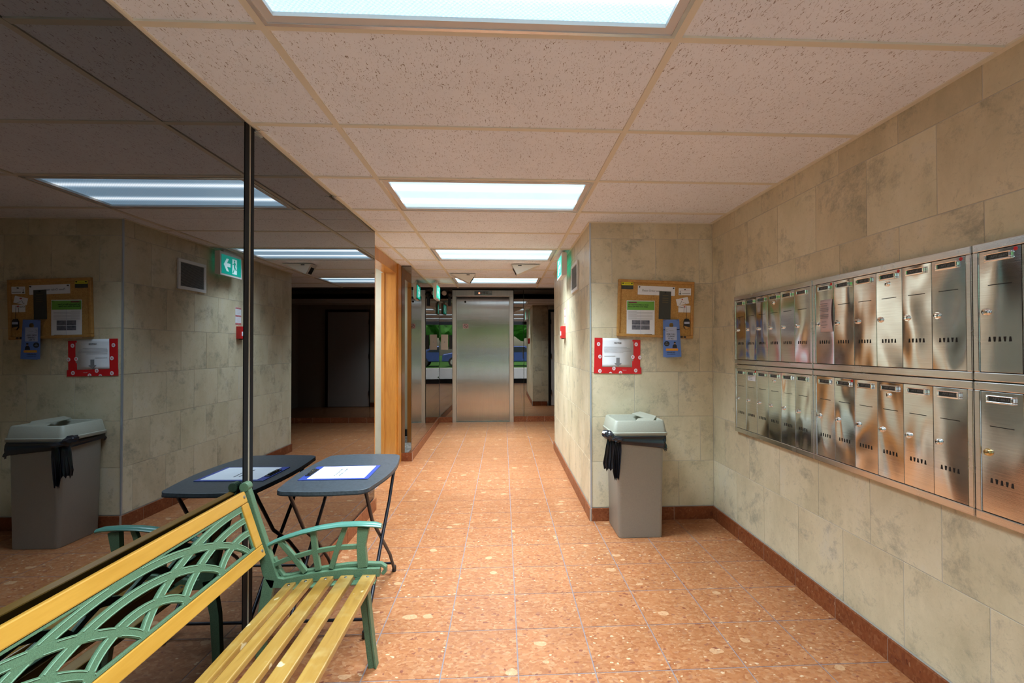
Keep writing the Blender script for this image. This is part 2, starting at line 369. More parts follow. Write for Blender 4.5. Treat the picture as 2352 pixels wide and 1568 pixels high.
# ---- floor
floor = struct('floor', MB().box((-1.22, YB-.1, -.12), (XR+.15, 8.35, -.0012)).box((XR+.15, 5.9, -.12), (3.0, 8.35, -.0012)), 'fgrout')
xs = [.058+(k-3)*.305 for k in range(-1, 14)]
cache = {}
def tile_at(x0, x1, y0, y1, z0, z1, name, mat, parent, g=.0028, bev=0):
    dx, dy, dz = x1-x0, y1-y0, z1-z0
    key = (name, round(dx, 4), round(dy, 4), round(dz, 4))
    if key not in cache:
        mb = MB(); e = .0012
        mb.frustum((-dx/2, -dy/2, dx/2, dy/2), None, (-dx/2+e, -dy/2+e, dx/2-e, dy/2-e), None, 0, dz)
        cache[key] = mb.mesh(name, mat)
    return obj(name, cache[key], parent, ((x0+x1)/2, (y0+y1)/2, z0))
def xlim(y):
    if y < MEND: l = XL(y)-.0
    elif y < 5.42: l = XW
    else: l = XS(y)
    r = XR if y < YN else (XC if y < YC else 2.6)
    return l, r
far = MB()
j = -8
while True:
    y0 = 1.8596+.305*j; j += 1
    if y0 > YE: break
    y1 = min(y0+.305, YE); y0c = max(y0, YB)
    if y1 <= YB: continue
    segs = []
    cuts = [c for c in (MEND, YN, 5.42, YC) if y0c+.01 < c < y1-.01]
    ys = [y0c]+cuts+[y1]
    for a, b in zip(ys, ys[1:]):
        l, r = xlim((a+b)/2)
        for k in range(-3, 12):
            x0 = .058+(k-3)*.305; x1 = x0+.305
            x0, x1 = max(x0, l), min(x1, r)
            if x1-x0 < .012: continue
            g = .0016
            ya = a+(g if a == y0c else 0); yb = b-(g if b == y1 else 0)
            if (a+b)/2 < 6.7 and x0 < 1.6: tile_at(x0+g, x1-g, ya, yb, -.004, 0, 'floor_tile', 'floor', floor)
            else: far.box((x0+g, ya, -.004), (x1-g, yb, 0))
tag(far.build('floor_tile', 'floor', floor), kind='stuff')

# ---- ceiling: slab, tee grid, tiles
ceiling = struct('ceiling', MB().box((-1.4, YB-.1, CZ+.03), (XR+.15, 7.35, CZ+.3)).box((XR+.15, 5.9, CZ+.03), (3.0, 7.35, CZ+.3)).box((-1.4, 7.35, 2.30), (3.0, 8.35, CZ+.3)), 'dark')
struct('trim_1', MB().box((-1.3, 7.335, CZ), (2.6, 7.35, 2.31)), 'dark')
gx = [-.6932-1.22, -.6932, .5268, 1.7468, 2.9668]; gy0 = 1.39
LIGHTS = [-4, -1, 2, 5, 8]           # cells holding lights: rows gy0+.61*k .. +.61
tee = MB()
def cl(y):   # ceiling clip
    if y < MEND: l = XL(y)
    elif y < 5.42: l = XW
    else: l = XS(y)
    r = XR if y < YN else (XC if y < YC else 2.6)
    return l, r
tees_y = [gy0+.61*k for k in range(-3, 10)]
TW = .012
for ty in tees_y:
    l, r = cl(ty); tee.box((l, ty-TW, CZ), (r, ty+TW, CZ+.012))
tee.box((-.6932-TW, YB, CZ-.0007), (-.6932+TW, 7.335, CZ+.0118)); tee.box((.5268-TW, YB, CZ-.0007), (.5268+TW, 7.335, CZ+.0118))
tee.box((1.7468-TW, YC, CZ-.0007), (1.7468+TW, 7.335, CZ+.0118))
tee.box((-1.041, MEND+.01, CZ-.0007), (-1.017, 5.42, CZ+.0116))
# wall angles
tee.prism([(XL(YB), YB), (XL(MEND), MEND), (XL(MEND)+.02, MEND), (XL(YB)+.02, YB)], XYZ, CZ-.001, CZ+.0114)
tee.prism([(XS(5.43), 5.43), (XS(7.33), 7.33), (XS(7.33)+.018, 7.33), (XS(5.43)+.018, 5.43)], XYZ, CZ-.001, CZ+.0114)
tee.box((XR-.02, YB, CZ-.001), (XR, YN, CZ+.0114)); tee.box((XC, YN-.016, CZ-.001), (XR-.02, YN, CZ+.0112)); tee.box((XC-.016, YN-.016, CZ-.001), (XC, YC, CZ+.0113))
tee.box((XC, YC, CZ-.001), (2.6, YC+.018, CZ+.0112)); tee.box((XW, MEND+.01, CZ-.001), (XW+.014, 5.42, CZ+.0111))
tee.build('ceiling_grid', 'tee', ceiling)
ccache = {}
def ctile(x0, x1, y0, y1):
    z = CZ+.006+random.uniform(-.0015, .0015)
    key = (round(x1-x0, 3), round(y1-y0, 3))
    if key not in ccache: dx, dy = x1-x0, y1-y0; ccache[key] = B((-dx/2, -dy/2, 0), (dx/2, dy/2, .014)).mesh('ceiling_tile', 'ceil')
    obj('ceiling_tile', ccache[key], ceiling, ((x0+x1)/2, (y0+y1)/2, z))
for k in range(-4, 10):
    y0, y1 = gy0+.61*k, gy0+.61*(k+1); y1 = min(y1, 7.335); y0 = max(y0, YB)
    if y1-y0 < .05: continue
    cuts = [c for c in (MEND, YN, 5.42, YC) if y0+.02 < c < y1-.02]; ys = [y0]+cuts+[y1]
    for a, b in zip(ys, ys[1:]):
        l, r = cl((a+b)/2)
        cols = sorted(set([c for c in gx if l < c < r]+([-1.029] if (MEND-.01 < (a+b)/2 < 5.42) else [])+[l, r]))
        for x0, x1 in zip(cols, cols[1:]):
            if k in LIGHTS and abs(x0+.6932) < .01: continue
            if x1-x0 < .03: continue
            ctile(x0+.0015, x1-.0015, a+.0015, b-.0015)

# ---- tiled walls
RP = .3325
def tiled_wall(name, u0, u1, place, joint, zt=CZ, depth=.006, rows=None, open_=None):
    """place(u)->(x,y) point of finished face; returns backing; tiles are children. normal given by place"""
    (xa, ya), (xb, yb), nrm = place
    d = Vector((xb-xa, yb-ya, 0)); L = d.length; d.normalize(); n = Vector((*nrm, 0))
    rz = math.atan2(d.y, d.x)
    back = MB(); q = lambda u, s_, z: tuple(Vector((xa, ya, 0))+d*u+n*s_+Vector((0, 0, z)))
    e0 = .004; e1 = -.004 if name in ('wall_corridor', 'wall_lobby') else .05; back.add([q(e0, -.0015, 0), q(L+e1, -.0015, 0), q(L+e1, -.12, 0), q(e0, -.12, 0), q(e0, -.0015, zt+.03), q(L+e1, -.0015, zt+.03), q(L+e1, -.12, zt+.03), q(e0, -.12, zt+.03)],
             [(0, 3, 2, 1), (4, 5, 6, 7), (0, 1, 5, 4), (1, 2, 6, 5), (2, 3, 7, 6), (3, 0, 4, 7)])
    wo = struct(name, back, 'grout')
    zs = [.097]+[.4335+RP*i for i in range(6)]; zs = [z for z in zs if z < zt-.02]+[zt+.02]
    for i, (z0, z1) in enumerate(zip(zs, zs[1:])):
        off = joint(i) % .3325
        us = [0]+[off+.3325*m for m in range(-1, int(L/.3325)+2) if .015 < off+.3325*m < L-.015]+[L]
        for a, b in zip(us, us[1:]):
            w_, h_ = b-a-.0022, z1-z0-.0022
            if open_ and open_(a, b, z0, z1): continue
            key = ('wt', round(w_, 3), round(h_, 3), nrm)
            if key not in cache:
                mb = MB(); e = .001
                yv = lambda t: t
                sgn = 1 if (Vector((-sin(rz), cos(rz), 0)).dot(n) > 0) else -1
                mb.add([(-w_/2, 0, 0), (w_/2, 0, 0), (w_/2, 0, h_), (-w_/2, 0, h_), (-w_/2+e, sgn*.003, e), (w_/2-e, sgn*.003, e), (w_/2-e, sgn*.003, h_-e), (-w_/2+e, sgn*.003, h_-e)],
                       [(0, 1, 2, 3), (4, 5, 6, 7), (0, 1, 5, 4), (1, 2, 6, 5), (2, 3, 7, 6), (3, 0, 4, 7)])
                cache[key] = mb.mesh('wall_tile', 'wall')
            p = Vector((xa, ya, 0))+d*((a+b)/2)+n*(-.003+random.uniform(-.0003, .0003)); p.z = z0+.0011
            obj('wall_tile', cache[key], wo, p, rz)
    return wo
tiled_wall('wall_right', 0, 0, ((XR, YB), (XR, YN), (-1, 0)), lambda i: (2.132 if i % 2 == 0 else 1.966)-YB)
tiled_wall('wall_niche', 0, 0, ((XC, YN), (XR, YN), (0, -1)), lambda i: (.982 if i % 2 == 0 else .815)-XC)
tiled_wall('wall_corridor', 0, 0, ((XC, YN), (XC, YC), (-1, 0)), lambda i: (.10 if i % 2 == 0 else .266))
tiled_wall('wall_lobby', 0, 0, ((XC, YC), (1.0, YC), (0, 1)), lambda i: (.05 if i % 2 == 0 else .2))
def baseboard(name, p0, p1, nrm, ch=.305, off=.0, h=.094, th=.012):
    d = Vector((p1[0]-p0[0], p1[1]-p0[1], 0)); L = d.length; d.normalize(); n = Vector((*nrm, 0)); rz = math.atan2(d.y, d.x)
    q = lambda u, s_, z: tuple(Vector((*p0, 0))+d*u+n*s_+Vector((0, 0, z)))
    def bx(u0, u1, s0, s1, z0, z1):
        return MB().add([q(u0, s0, z0), q(u1, s0, z0), q(u1, s1, z0), q(u0, s1, z0), q(u0, s0, z1), q(u1, s0, z1), q(u1, s1, z1), q(u0, s1, z1)],
                        [(0, 3, 2, 1), (4, 5, 6, 7), (0, 1, 5, 4), (1, 2, 6, 5), (2, 3, 7, 6), (3, 0, 4, 7)])
    bo = struct(name, bx(0, L, .0005, th-.0012, 0, h-.001), 'bgrout')
    us = [0]+[off+ch*m for m in range(0, int(L/ch)+2) if .02 < off+ch*m < L-.02]+[L]
    for a, b in zip(us, us[1:]): bx(a+.0013, b-.0013, .001, th, .0005, h).build('skirting_tile', 'base', bo, bevel=.0008)
baseboard('baseboard_right', (XR-.003, YB), (XR-.003, YN-.012), (-1, 0), off=(1.8645-YB) % .305)
baseboard('baseboard_niche', (XC, YN-.003), (XR, YN-.003), (0, -1), off=(1.271-XC) % .305)
baseboard('baseboard_corridor', (XC-.003, YN-.013), (XC-.003, YC), (-1, 0), off=.2)
baseboard('baseboard_lobby', (XC, YC+.003), (.97, YC+.003), (0, 1), off=.2)
baseboard('baseboard_left', (XL(YB), YB), (XL(MEND), MEND), (1, 0), off=.12)
baseboard('baseboard_side', (XS(5.42), 5.42), (XS(YE), YE), (1, 0), off=.1)
baseboard('baseboard_column', (XW, 5.42), (XS(5.42)+.012, 5.42), (0, -1), off=.5)
baseboard('baseboard_back', (XS(YE)+.012, YE), (-.87, YE), (0, -1), off=.5)
baseboard('baseboard_elevator', (.183, YE), (2.6, YE), (0, -1), off=.23)
struct('trim_2', MB().box((XC-.006, YN-.006, .0), (XC+.004, YN+.004, CZ)), 'alu')     # metal corner bead
# ---- left wall carcass, recess, passage
struct('wall_left', MB().prism([(XL(YB)-.012, YB), (XL(MEND)-.012, MEND), (XL(MEND)-.012, MEND), (XW, MEND), (XW, 4.28), (XW-.13, 4.28), (XW-.13, YB)], XYZ, 0, CZ+.03), 'cream')
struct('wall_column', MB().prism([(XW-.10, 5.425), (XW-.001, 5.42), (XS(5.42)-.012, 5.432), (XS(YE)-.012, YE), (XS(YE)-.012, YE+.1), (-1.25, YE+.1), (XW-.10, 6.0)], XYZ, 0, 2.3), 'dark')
struct('wall_passage', MB().box((-3.3, 5.31, 0), (XW-.131, 5.42, 2.3)).box((-3.3, 3.78, 0), (XW-.131, 3.89, 2.3)).box((-3.3, 3.89, 0), (-3.2, 5.31, 2.3)).box((-3.2, 3.89, 2.26), (XW-.131, 5.31, 2.3)), 'cream')
struct('floor_passage', MB().box((-3.2, 3.89, -.1), (XW-.131, 5.31, .0)).box((XW-.131, 4.372, -.1), (XW-.001, 5.188, .001)), 'marble')
struct('baseboard_passage', MB().box((-3.2, 5.30, 0), (XW-.132, 5.31, .1)).box((-3.2, 3.89, 0), (XW-.132, 3.90, .1)), 'blackrub')
# door frame of varnished wood
dr = thing('door_frame', None, None); del_keys = [dr.pop(k) for k in list(dr.keys()) if k in ('label', 'category')]
dr.name = 'door_2'; dr['kind'] = 'structure'; dr.location = (XW, 4.8, 0)
def lb(a, b, o=(XW, 4.8, 0)): return B(tuple(a[i]-o[i] for i in range(3)), tuple(b[i]-o[i] for i in range(3)))
lb((XW-.13, 5.19, 0), (XW+.004, 5.25, CZ)).build('door_jamb', 'doorwood', dr, bevel=.003)
lb((XW-.002, 5.25, 0), (XW+.02, 5.405, CZ)).build('door_casing', 'doorwood', dr, bevel=.004)
lb((XW-.15, 5.178, 0), (XW-.115, 5.19, 2.10)).build('door_stop', 'doorwood', dr, bevel=.002)
lb((XW-.13, 4.37, 2.10), (XW+.004, 5.189, CZ)).build('door_header', 'doorwood', dr, bevel=.003)
lb((XW-.13, 4.30, 0), (XW+.004, 4.369, CZ)).build('door_jamb', 'doorwood', dr, bevel=.003)
lb((XW-.002, 4.25, 0), (XW+.02, 4.299, CZ)).build('door_casing', 'doorwood', dr, bevel=.004)
# ---- lobby walls
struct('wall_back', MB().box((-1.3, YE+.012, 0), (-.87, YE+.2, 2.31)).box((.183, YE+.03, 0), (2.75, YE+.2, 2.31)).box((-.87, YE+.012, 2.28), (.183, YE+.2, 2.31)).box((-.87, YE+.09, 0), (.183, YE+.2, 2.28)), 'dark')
struct('wall_far_right', MB().box((2.6, 5.85, 0), (2.75, YE+.03, 2.31)), 'cream')
struct('wall_lobby_side', MB().box((1.0, YC-.1, 0), (2.6, YC-.002, 2.31)), 'cream')
d3 = thing('door_3', None, None); d3['kind'] = 'structure'; d3.location = (1.0, YC, 0)
MB().box((.0, 0, .0), (.05, .03, 2.12)).box((.95, 0, 0), (1.0, .03, 2.12)).box((.05, 0, 2.07), (.95, .03, 2.12)).build('door_frame', 'black', d3)
B((.055, 0, .01), (.945, .022, 2.065)).build('door_leaf', 'white', d3)
for zz in (.25, 1.05, 1.8): B((.045, .022, zz), (.065, .036, zz+.1)).build('hinge', 'black', d3)
d4 = thing('door_4', None, None); d4['kind'] = 'structure'; d4.location = (2.6, 6.3, 0)
B((-.03, 0, .0), (0, .9, 2.08)).build('door_leaf', 'white', d4)
B((-.036, .5, 1.0), (-.03, .78, 1.45)).build('vision_panel', 'carglass', d4)
B((-.038, .06, .98), (-.03, .1, 1.1)).build('door_handle', 'steel', d4)

# ---- front glazed entrance behind the camera
win = thing('window_1', None, None); win['kind'] = 'structure'; win.location = (0, YB, 0)
f = MB(); x0, x1 = XL(YB), XR
for x in (x0, -.42, .55, x1-.05): f.box((x, -.1, 0), (x+.05, -.02, CZ))
f.box((x0, -.1, 0), (x1, -.02, .16)); f.box((x0, -.1, CZ-.11), (x1, -.02, CZ+.03)); f.box((x0, -.1, 1.02), (-.42, -.02, 1.06))
f.build('window_frame', 'black', win)
for a, b in ((x0+.05, -.42), (-.37, .55), (.60, x1-.05)): B((a, -.065, .16), (b, -.059, CZ-.11)).build('window_pane', 'glass', win)
MB().tube([(.48, .0-.01, .9), (.48, .03, .92), (.48, .03, 1.3), (.48, -.01, 1.32)], .012).build('door_handle', 'steel', win)
struct('wall_facade', MB().box((-3.4, YB-.22, 0), (XL(YB), YB, 3.0)).box((XR, YB-.22, 0), (3.2, YB, 3.0)).box((-3.4, YB-.22, CZ+.03), (3.2, YB, 3.0)), 'cream')
struct('wall_daylight_blocker', MB().box((XR+.2, -.84, -.2), (XR+.35, 5.8, 2.6)).box((3.0, 5.65, -.2), (3.15, 8.6, 2.6)).box((XR+.35, 5.65, -.2), (3.0, 5.8, 2.6)).box((-3.6, 8.45, -.2), (3.15, 8.6, 2.6)).box((-3.6, -.84, -.2), (-3.45, 8.45, 2.6)), 'cream')  # unseen shell added around the rooms to stop daylight leaking through wall gaps
struct('ceiling_daylight_blocker', B((-3.6, -.84, 2.6), (3.2, 8.6, 2.8)), 'cream')  # unseen slab added over everything to keep sky and sun from leaking in
# ---- outdoors
struct('floor_pavement', MB().box((-30, -13, -.2), (30, YB-.1, -.03)), 'pave')
tag(B((-30, -13.4, -.2), (30, -13, .02)).build('curb', 'pave'), 'pale concrete curb between paving and lawn outside the glass door', 'curb')
tag(B((-40, -60, -.2), (40, -13.4, -.02)).build('lawn', 'grass'), 'green lawn beyond the pavement outside the glass door', 'lawn', kind='structure')

# ================================================================== MIRRORS
def mirror(name, label, p0, p1, nrm, z0, z1, mat='mirror', th=.010, group=None, rz2=0):
    d = Vector((p1[0]-p0[0], p1[1]-p0[1], 0)); L = d.length; rz = math.atan2(d.y, d.x)
    sgn = 1 if (Vector((-sin(rz), cos(rz), 0)).dot(Vector((*nrm, 0))) > 0) else -1
    t = thing(name, label, 'mirror', (p0[0], p0[1], z0), rz+rz2, group)
    mb = B((.002, min(0, -sgn*th), 0), (L-.002, max(0, -sgn*th), z1-z0)); mb.build('glass_pane', mat, t)
    for u0, u1 in ((0, .002), (L-.002, L)): B((u0, min(0, -sgn*th), 0), (u1, max(0, -sgn*th), z1-z0)).build('black_edge', 'edge', t)
    return t
mirror('wall_mirror', 'large smoked mirror panel behind the bench, nearest the camera', (-1.0745, YB), (-1.050, 1.962), (1, 0), .094, CZ-.002)
mirror('wall_mirror', 'large smoked mirror panel behind the folding table, right of the black seam', (-1.050, 2.032), (-1.024, MEND), (1, 0), .094, CZ-.002)
tr = tag(thing('mirror_seam_trim', 'tall black and beige trim strip between the two big mirror panels', 'trim', (-1.049, 1.997, .094), math.atan(.0191)*-1), None)
B((-.008, -.034, 0), (.002, -.006, CZ-.1)).build('black_channel', 'seam', tr)
B((-.008, .012, 0), (.002, .034, CZ-.1)).build('black_channel', 'seam', tr)
B((-.010, -.006, 0), (-.002, .004, CZ-.1)).build('grey_backing', 'seamgrey', tr)
B((-.008, .004, 0), (.0, .012, CZ-.1)).build('beige_strip', 'seambeige', tr)
mirror('column_mirror', 'narrow mirror strip facing the camera beside the orange door frame', (XW, 5.42), (XS(5.42), 5.42), (0, -1), .094, CZ-.002, 'mirror2')
mirror('lobby_mirror', 'tall side mirror on the left wall reflecting the elevator', (XS(5.422), 5.422), (XS(YE), YE), (1, 0), .094, CZ+.08, 'mirror2')
mirror('lobby_mirror', 'mirror panel left of the elevator behind the call plate', (XS(YE)+.001, YE), (-.872, YE), (0, -1), .094, 2.29, 'mirror2')
mirror('lobby_mirror', 'narrow mirror panel immediately right of the elevator frame', (.186, YE), (.358, YE), (0, -1), .094, 2.29, 'mirror2', rz2=-.0138)
mirror('lobby_mirror', 'wide mirror panel at the far right end of the corridor', (.362, YE), (2.6, YE), (0, -1), .094, 2.29, 'mirror2')
for i, (x, y, z) in enumerate(((XL(2.06), 2.06, CZ-.012), (XL(2.93), 2.93, CZ-.012))):
    cl_ = thing('mirror_clip', ('small metal clip at the ceiling above the mirror seam', 'small dark clip at the ceiling above the right mirror panel')[i], 'clip', (x, y, z))
    MB().box((.001, -.03, -.004), (.012, .03, .004)).tube([(.01, -.02, 0), (.03, -.025, .006), (.05, -.005, .008)], .0015, 6).build('clip_body', 'steel', cl_)

# ================================================================== ELEVATOR
el = thing('door_1', None, None); el['kind'] = 'structure'; el.location = (-.34, YE, 0)
ox = .34
MB().box((-.868+ox, -.03, 0), (-.803+ox, .09, 2.17)).box((.112+ox, -.03, 0), (.181+ox, .09, 2.17)).build('door_frame', 'elevframe', el, bevel=.002)
B((-.868+ox, -.032, 2.172), (.181+ox, .09, 2.272)).build('header_panel', 'elevframe', el, bevel=.002)
B((-.800+ox, .03, .012), (.109+ox, .055, 2.168)).build('door_leaf', 'elev', el)
B((-.803+ox, -.02, -.001), (.112+ox, .09, .008)).build('threshold', 'steel', el)
ip = B((-.49+ox, -.036, 2.185), (-.185+ox, -.032, 2.258)).build('indicator_panel', 'mailframe', el)
for i, x in enumerate((-.408, -.364, -.319, -.27)):
    m = MB().lathe([(.014, -.034), (.014, -.039), (.008, -.041)], lambda a, b, h, x=x: (x+ox+a, h, 2.222+b), 12)
    m.build('indicator_lamp', 'led' if i == 0 else 'grille', ip)
MB().lathe([(.018, .03), (.018, .026), (.010, .024)], lambda a, b, h: (-.652+ox+a, h, 2.078+b), 14).build('key_hole', 'hole', el)
ns = thing('no_smoking_sign', 'small square no smoking sticker on the steel elevator door', 'sign', (-.646, YE+.029, 1.657))
B((-.048, -.001, -.042), (.048, 0, .042)).build('sticker_base', 'pinkp', ns)
MB().lathe([(.036, -.0012), (.036, -.0018)], lambda a, b, h: (a, h, b), 24).build('black_ring', 'maroon', ns)
MB().lathe([(.029, -.0019), (.029, -.0022)], lambda a, b, h: (a, h, b), 24).build('inner_disc', 'pinkp', ns)
MB().box((-.02, -.0028, -.003), (.02, -.0022, .003)).ribbon([(-.025, .02), (.025, -.02)], .007, XZ, -.0032, -.0028).build('crossed_cigarette', 'ink', ns)
cp = thing('call_plate', 'white elevator call plate on the mirror left of the door', 'panel', (-1.004, YE, 1.38))
B((-.06, -.012, -.131), (.06, -.0005, .131)).build('plate', 'offwhite', cp, bevel=.002)
MB().lathe([(.012, -.012), (.012, -.017), (.009, -.019)], lambda a, b, h: (a, h, b), 16).build('call_button', 'steel', cp)
ps = thing('phone_box', 'black box on the mirror between call plate and elevator', 'box', (-.90, YE, 1.38))
B((-.028, -.03, -.12), (.024, -.0005, .12)).build('housing', 'black', ps, bevel=.003)
dc = thing('dome_camera', 'black dome security camera at top left of the elevator', 'camera', (-.915, YE, 2.20))
MB().lathe([(.045, -.0005), (.045, -.03), (.05, -.05), (.045, -.08), (.025, -.10), (.006, -.107)], lambda a, b, h: (a, h, b), 18).build('dome', 'black', dc, smooth=True)
B((-.025, -.055, -.20), (.02, -.0005, -.052)).build('bracket', 'black', dc, bevel=.006)
sp = thing('round_alarm_bell', 'small round grey beige disc on the mirror beside the dome camera', 'speaker', (-1.01, YE, 2.225))
MB().lathe([(.042, -.0005), (.042, -.02), (.034, -.03), (.01, -.033)], lambda a, b, h: (a, h, b), 20).build('round_body', 'whiteframe', sp, smooth=True)

# ================================================================== CEILING LIGHTS
def troffer(i, k, label):
    yc = gy0+.61*k+.305; xc = -.0832
    t = thing('ceiling_light', label, 'light', (xc, yc, CZ), 0, None)
    W, D = .598, .293
    f = MB(); a = .04
    f.box((-W, -D, .0), (W, -D+a, .02)).box((-W, D-a, .0), (W, D, .02)).box((-W, -D+a, 0), (-W+a, D-a, .02)).box((W-a, -D+a, 0), (W, D-a, .02))
    f.build('frame', 'whiteframe', t)
    e = MB(); b = .012; o = .0
    e.box((-W, -D, -.004), (W, -D+b, .0)).box((-W, D-b, -.004), (W, D, .0)).box((-W, -D+b, -.004), (-W+b, D-b, 0)).box((W-b, -D+b, -.004), (W, D-b, 0))
    e.build('outer_trim', 'fixframe', t)
    B((-W+a, -D+a, .012), (W-a, D-a, .018)).build('prismatic_lens', 'lens', t)
    L = bpy.data.lights.new('lamp', 'AREA'); L.shape = 'RECTANGLE'; L.size = 1.08; L.size_y = .48; L.energy = LAMP_W; L.spread = R_(104); L.color = (.73, .90, 1.0)
    lo = bpy.data.objects.new('lamp', L); COL.objects.link(lo); lo.parent = t; lo.location = (0, 0, .010)
troffer(0, -4, 'fluorescent ceiling light behind the camera, above the glass entrance')
troffer(1, -1, 'nearest ceiling light, cut off by the top edge of the picture')
troffer(2, 2, 'second ceiling light, full panel above the middle of the hall')
troffer(3, 5, 'third ceiling light, above the corridor opening beside the exit sign')
troffer(4, 8, 'farthest ceiling light, half hidden by the white wedge by the elevator')

pl_ = thing('ceiling_light', 'ceiling light inside the side passage behind the orange door frame', 'light', (-2.15, 4.6, 2.26))
MB().box((-.5, -.2, -.012), (.5, -.17, -.0005)).box((-.5, .17, -.012), (.5, .2, -.0005)).box((-.5, -.17, -.012), (-.47, .17, -.0005)).box((.47, -.17, -.012), (.5, .17, -.0005)).build('frame', 'whiteframe', pl_)
B((-.47, -.17, -.004), (.47, .17, -.0005)).build('prismatic_lens', 'lens', pl_)
L = bpy.data.lights.new('lamp', 'AREA'); L.shape = 'RECTANGLE'; L.size = .9; L.size_y = .32; L.energy = 32; L.color = (.85, .95, 1)
lo = bpy.data.objects.new('lamp', L); COL.objects.link(lo); lo.parent = pl_; lo.location = (0, 0, -.006)
# wedge cameras
def wedge(label, x0, x1, y, tip, rz, d=.16):
    t = thing('wedge_camera', label, 'camera', ((x0+x1)/2, y, CZ-.001), rz, None)
    h = .115; L = x1-x0
    tp = (-L/2+.06) if tip < 0 else (L/2-.075)
    poly = [(-L/2, 0), (L/2, 0), (tp, -h)]
    MB().prism(poly, XZ, 0, d).build('housing', 'offwhite', t, bevel=.003)
    ex = -L/2 if tip < 0 else L/2
    a = Vector((ex, 0, 0)); b = Vector((tp, 0, -h)); n = Vector((b.z-a.z, 0, -(b.x-a.x))).normalized()*(1 if tip < 0 else -1)
    if (n.x > 0) == (tip < 0): n = -n
    q = lambda s, y_, o: tuple(a.lerp(b, s)+Vector((0, y_, 0))+n*o)
    mb = MB().add([q(.3, .04, .001), q(.9, .04, .001), q(.9, d-.04, .001), q(.3, d-.04, .001), q(.3, .04, .004), q(.9, .04, .004), q(.9, d-.04, .004), q(.3, d-.04, .004)],
                  [(0, 3, 2, 1), (4, 5, 6, 7), (0, 1, 5, 4), (1, 2, 6, 5), (2, 3, 7, 6), (3, 0, 4, 7)])
    mb.build('lens_window', 'hole', t)
    B(((tip*.07)-.02, -.002, -.02), ((tip*.07)+.02, 0, -.01)).build('maker_plate', 'ink', t)
wedge('white wedge shaped camera on the ceiling, right one near the tiled wall', .097, .422, 5.24, -1, .0)
wedge('white wedge shaped camera on the ceiling, left one before the far light', -.665, -.345, 5.93, 1, .04)

# ================================================================== EXIT SIGNS
def exit_face(t, fn, W, H, flip=1):
    """fn(u,v,t) places 2D; u across, v up"""
    B2 = lambda a, b, t0, t1: MB().prism([(a[0], a[1]), (b[0], a[1]), (b[0], b[1]), (a[0], b[1])], fn, t0, t1)
    B2((-W/2+.018, -H/2+.02), (W/2-.018, H/2-.028), .0, .0015).build('green_panel', 'exitgreen', t)
    m = MB()
    s = flip
    ar = [(-.125, -.005), (-.08, .055), (-.045, .055), (-.075, .012), (-.02, .012), (-.02, -.022), (-.075, -.022), (-.045, -.065), (-.08, -.065)]
    m.prism([(s*x, y) for x, y in ar], fn, .0016, .0022)
    m.prism([(s*.01, -.078), (s*.085, -.078), (s*.085, .066), (s*.01, .066)], fn, .0016, .0022)
    m.build('white_pictogram', 'exitwhite', t)
    g = MB(); c = (s*.045, .048)
    g.prism([(c[0]+.011*cos(a*pi/6), c[1]+.011*sin(a*pi/6)) for a in range(12)], fn, .0023, .0028)
    def rb(p, w_): g.ribbon([(s*x, y) for x, y in p], w_, fn, .0023, .0028)
    rb([(.047, .035), (.045, -.01)], .022); rb([(.05, -.008), (.068, -.035), (.080, -.032)], .012); rb([(.043, -.008), (.035, -.04), (.018, -.07)], .012)
    rb([(.04, .03), (.022, .012), (.014, .018)], .009); rb([(.055, .03), (.07, .012), (.074, -.004)], .009)
    g.build('running_figure', 'exitgreen', t)
ex = thing('exit_sign', 'lit green running man exit sign high on the tiled corridor wall', 'sign', (.585, 4.625, 2.078))
W, H = .35, .225
MB().prism([(-.028, -H/2), (.025, -H/2+.01), (.025, H/2), (-.024, H/2)], lambda u, v, t: (u, t, v), -W/2, W/2).build('housing', 'offwhite', ex, bevel=.004)
B((-.012, -.1, H/2), (.02, .1, CZ-2.079)).build('ceiling_canopy', 'offwhite', ex)
exit_face(ex, lambda u, v, t: (-.0275-t, -u, v), W, H, -1)     # facing -x ; viewer's right is -y
MB().box((.0255, -W/2+.03, -H/2+.03), (.027, W/2-.03, H/2-.02)).build('rear_panel', 'exitgreen', ex)
ex2 = thing('exit_sign', 'lit green exit sign hanging from the ceiling near the side mirror', 'sign', (-.93, 6.67, 2.065))
MB().prism([(-.02, -.11), (.02, -.11), (.024, .11), (-.024, .11)], lambda u, v, t: (u, t, v), -.18, .18).build('housing', 'offwhite', ex2, bevel=.004)
B((-.015, -.06, .11), (.015, .06, CZ-2.066)).build('ceiling_canopy', 'offwhite', ex2)
exit_face(ex2, lambda u, v, t: (.0245+t, u, v), .36, .22, 1)
exit_face(ex2, lambda u, v, t: (-.0245-t, -u, v), .36, .22, 1)

# vent, alarm, sticker on corridor wall (facing -x)
vt = thing('wall_vent', 'square white framed air grille high on the tiled corridor wall', 'vent', (XC-.0005, 4.2, 1.912), -pi/2)
a, b, fr = .178, .128, .028
MB().box((-a, -.014, -b), (a, 0, -b+fr)).box((-a, -.014, b-fr), (a, 0, b)).box((-a, -.014, -b+fr), (-a+fr, 0, b-fr)).box((a-fr, -.014, -b+fr), (a, 0, b-fr)).build('vent_frame', 'white', vt, bevel=.002)
B((-a+fr, -.004, -b+fr), (a-fr, 0, b-fr)).build('grille_back', 'hole', vt)
g = MB()
for i in range(20): z = -b+fr+.006+i*.0098; g.box((-a+fr, -.009, z), (a-fr, -.004, z+.0052))
g.build('louvres', 'grille', vt)
for sx in (-1, 1): MB().lathe([(.004, -.014), (.003, -.016)], lambda p, q, h: (sx*(a-fr/2)+p, h, q), 8).build('screw', 'steel', vt)
al = thing('fire_alarm_pull', 'red fire alarm pull box below its instruction strip', 'alarm', (XC-.0005, 4.92, 1.444), -pi/2)
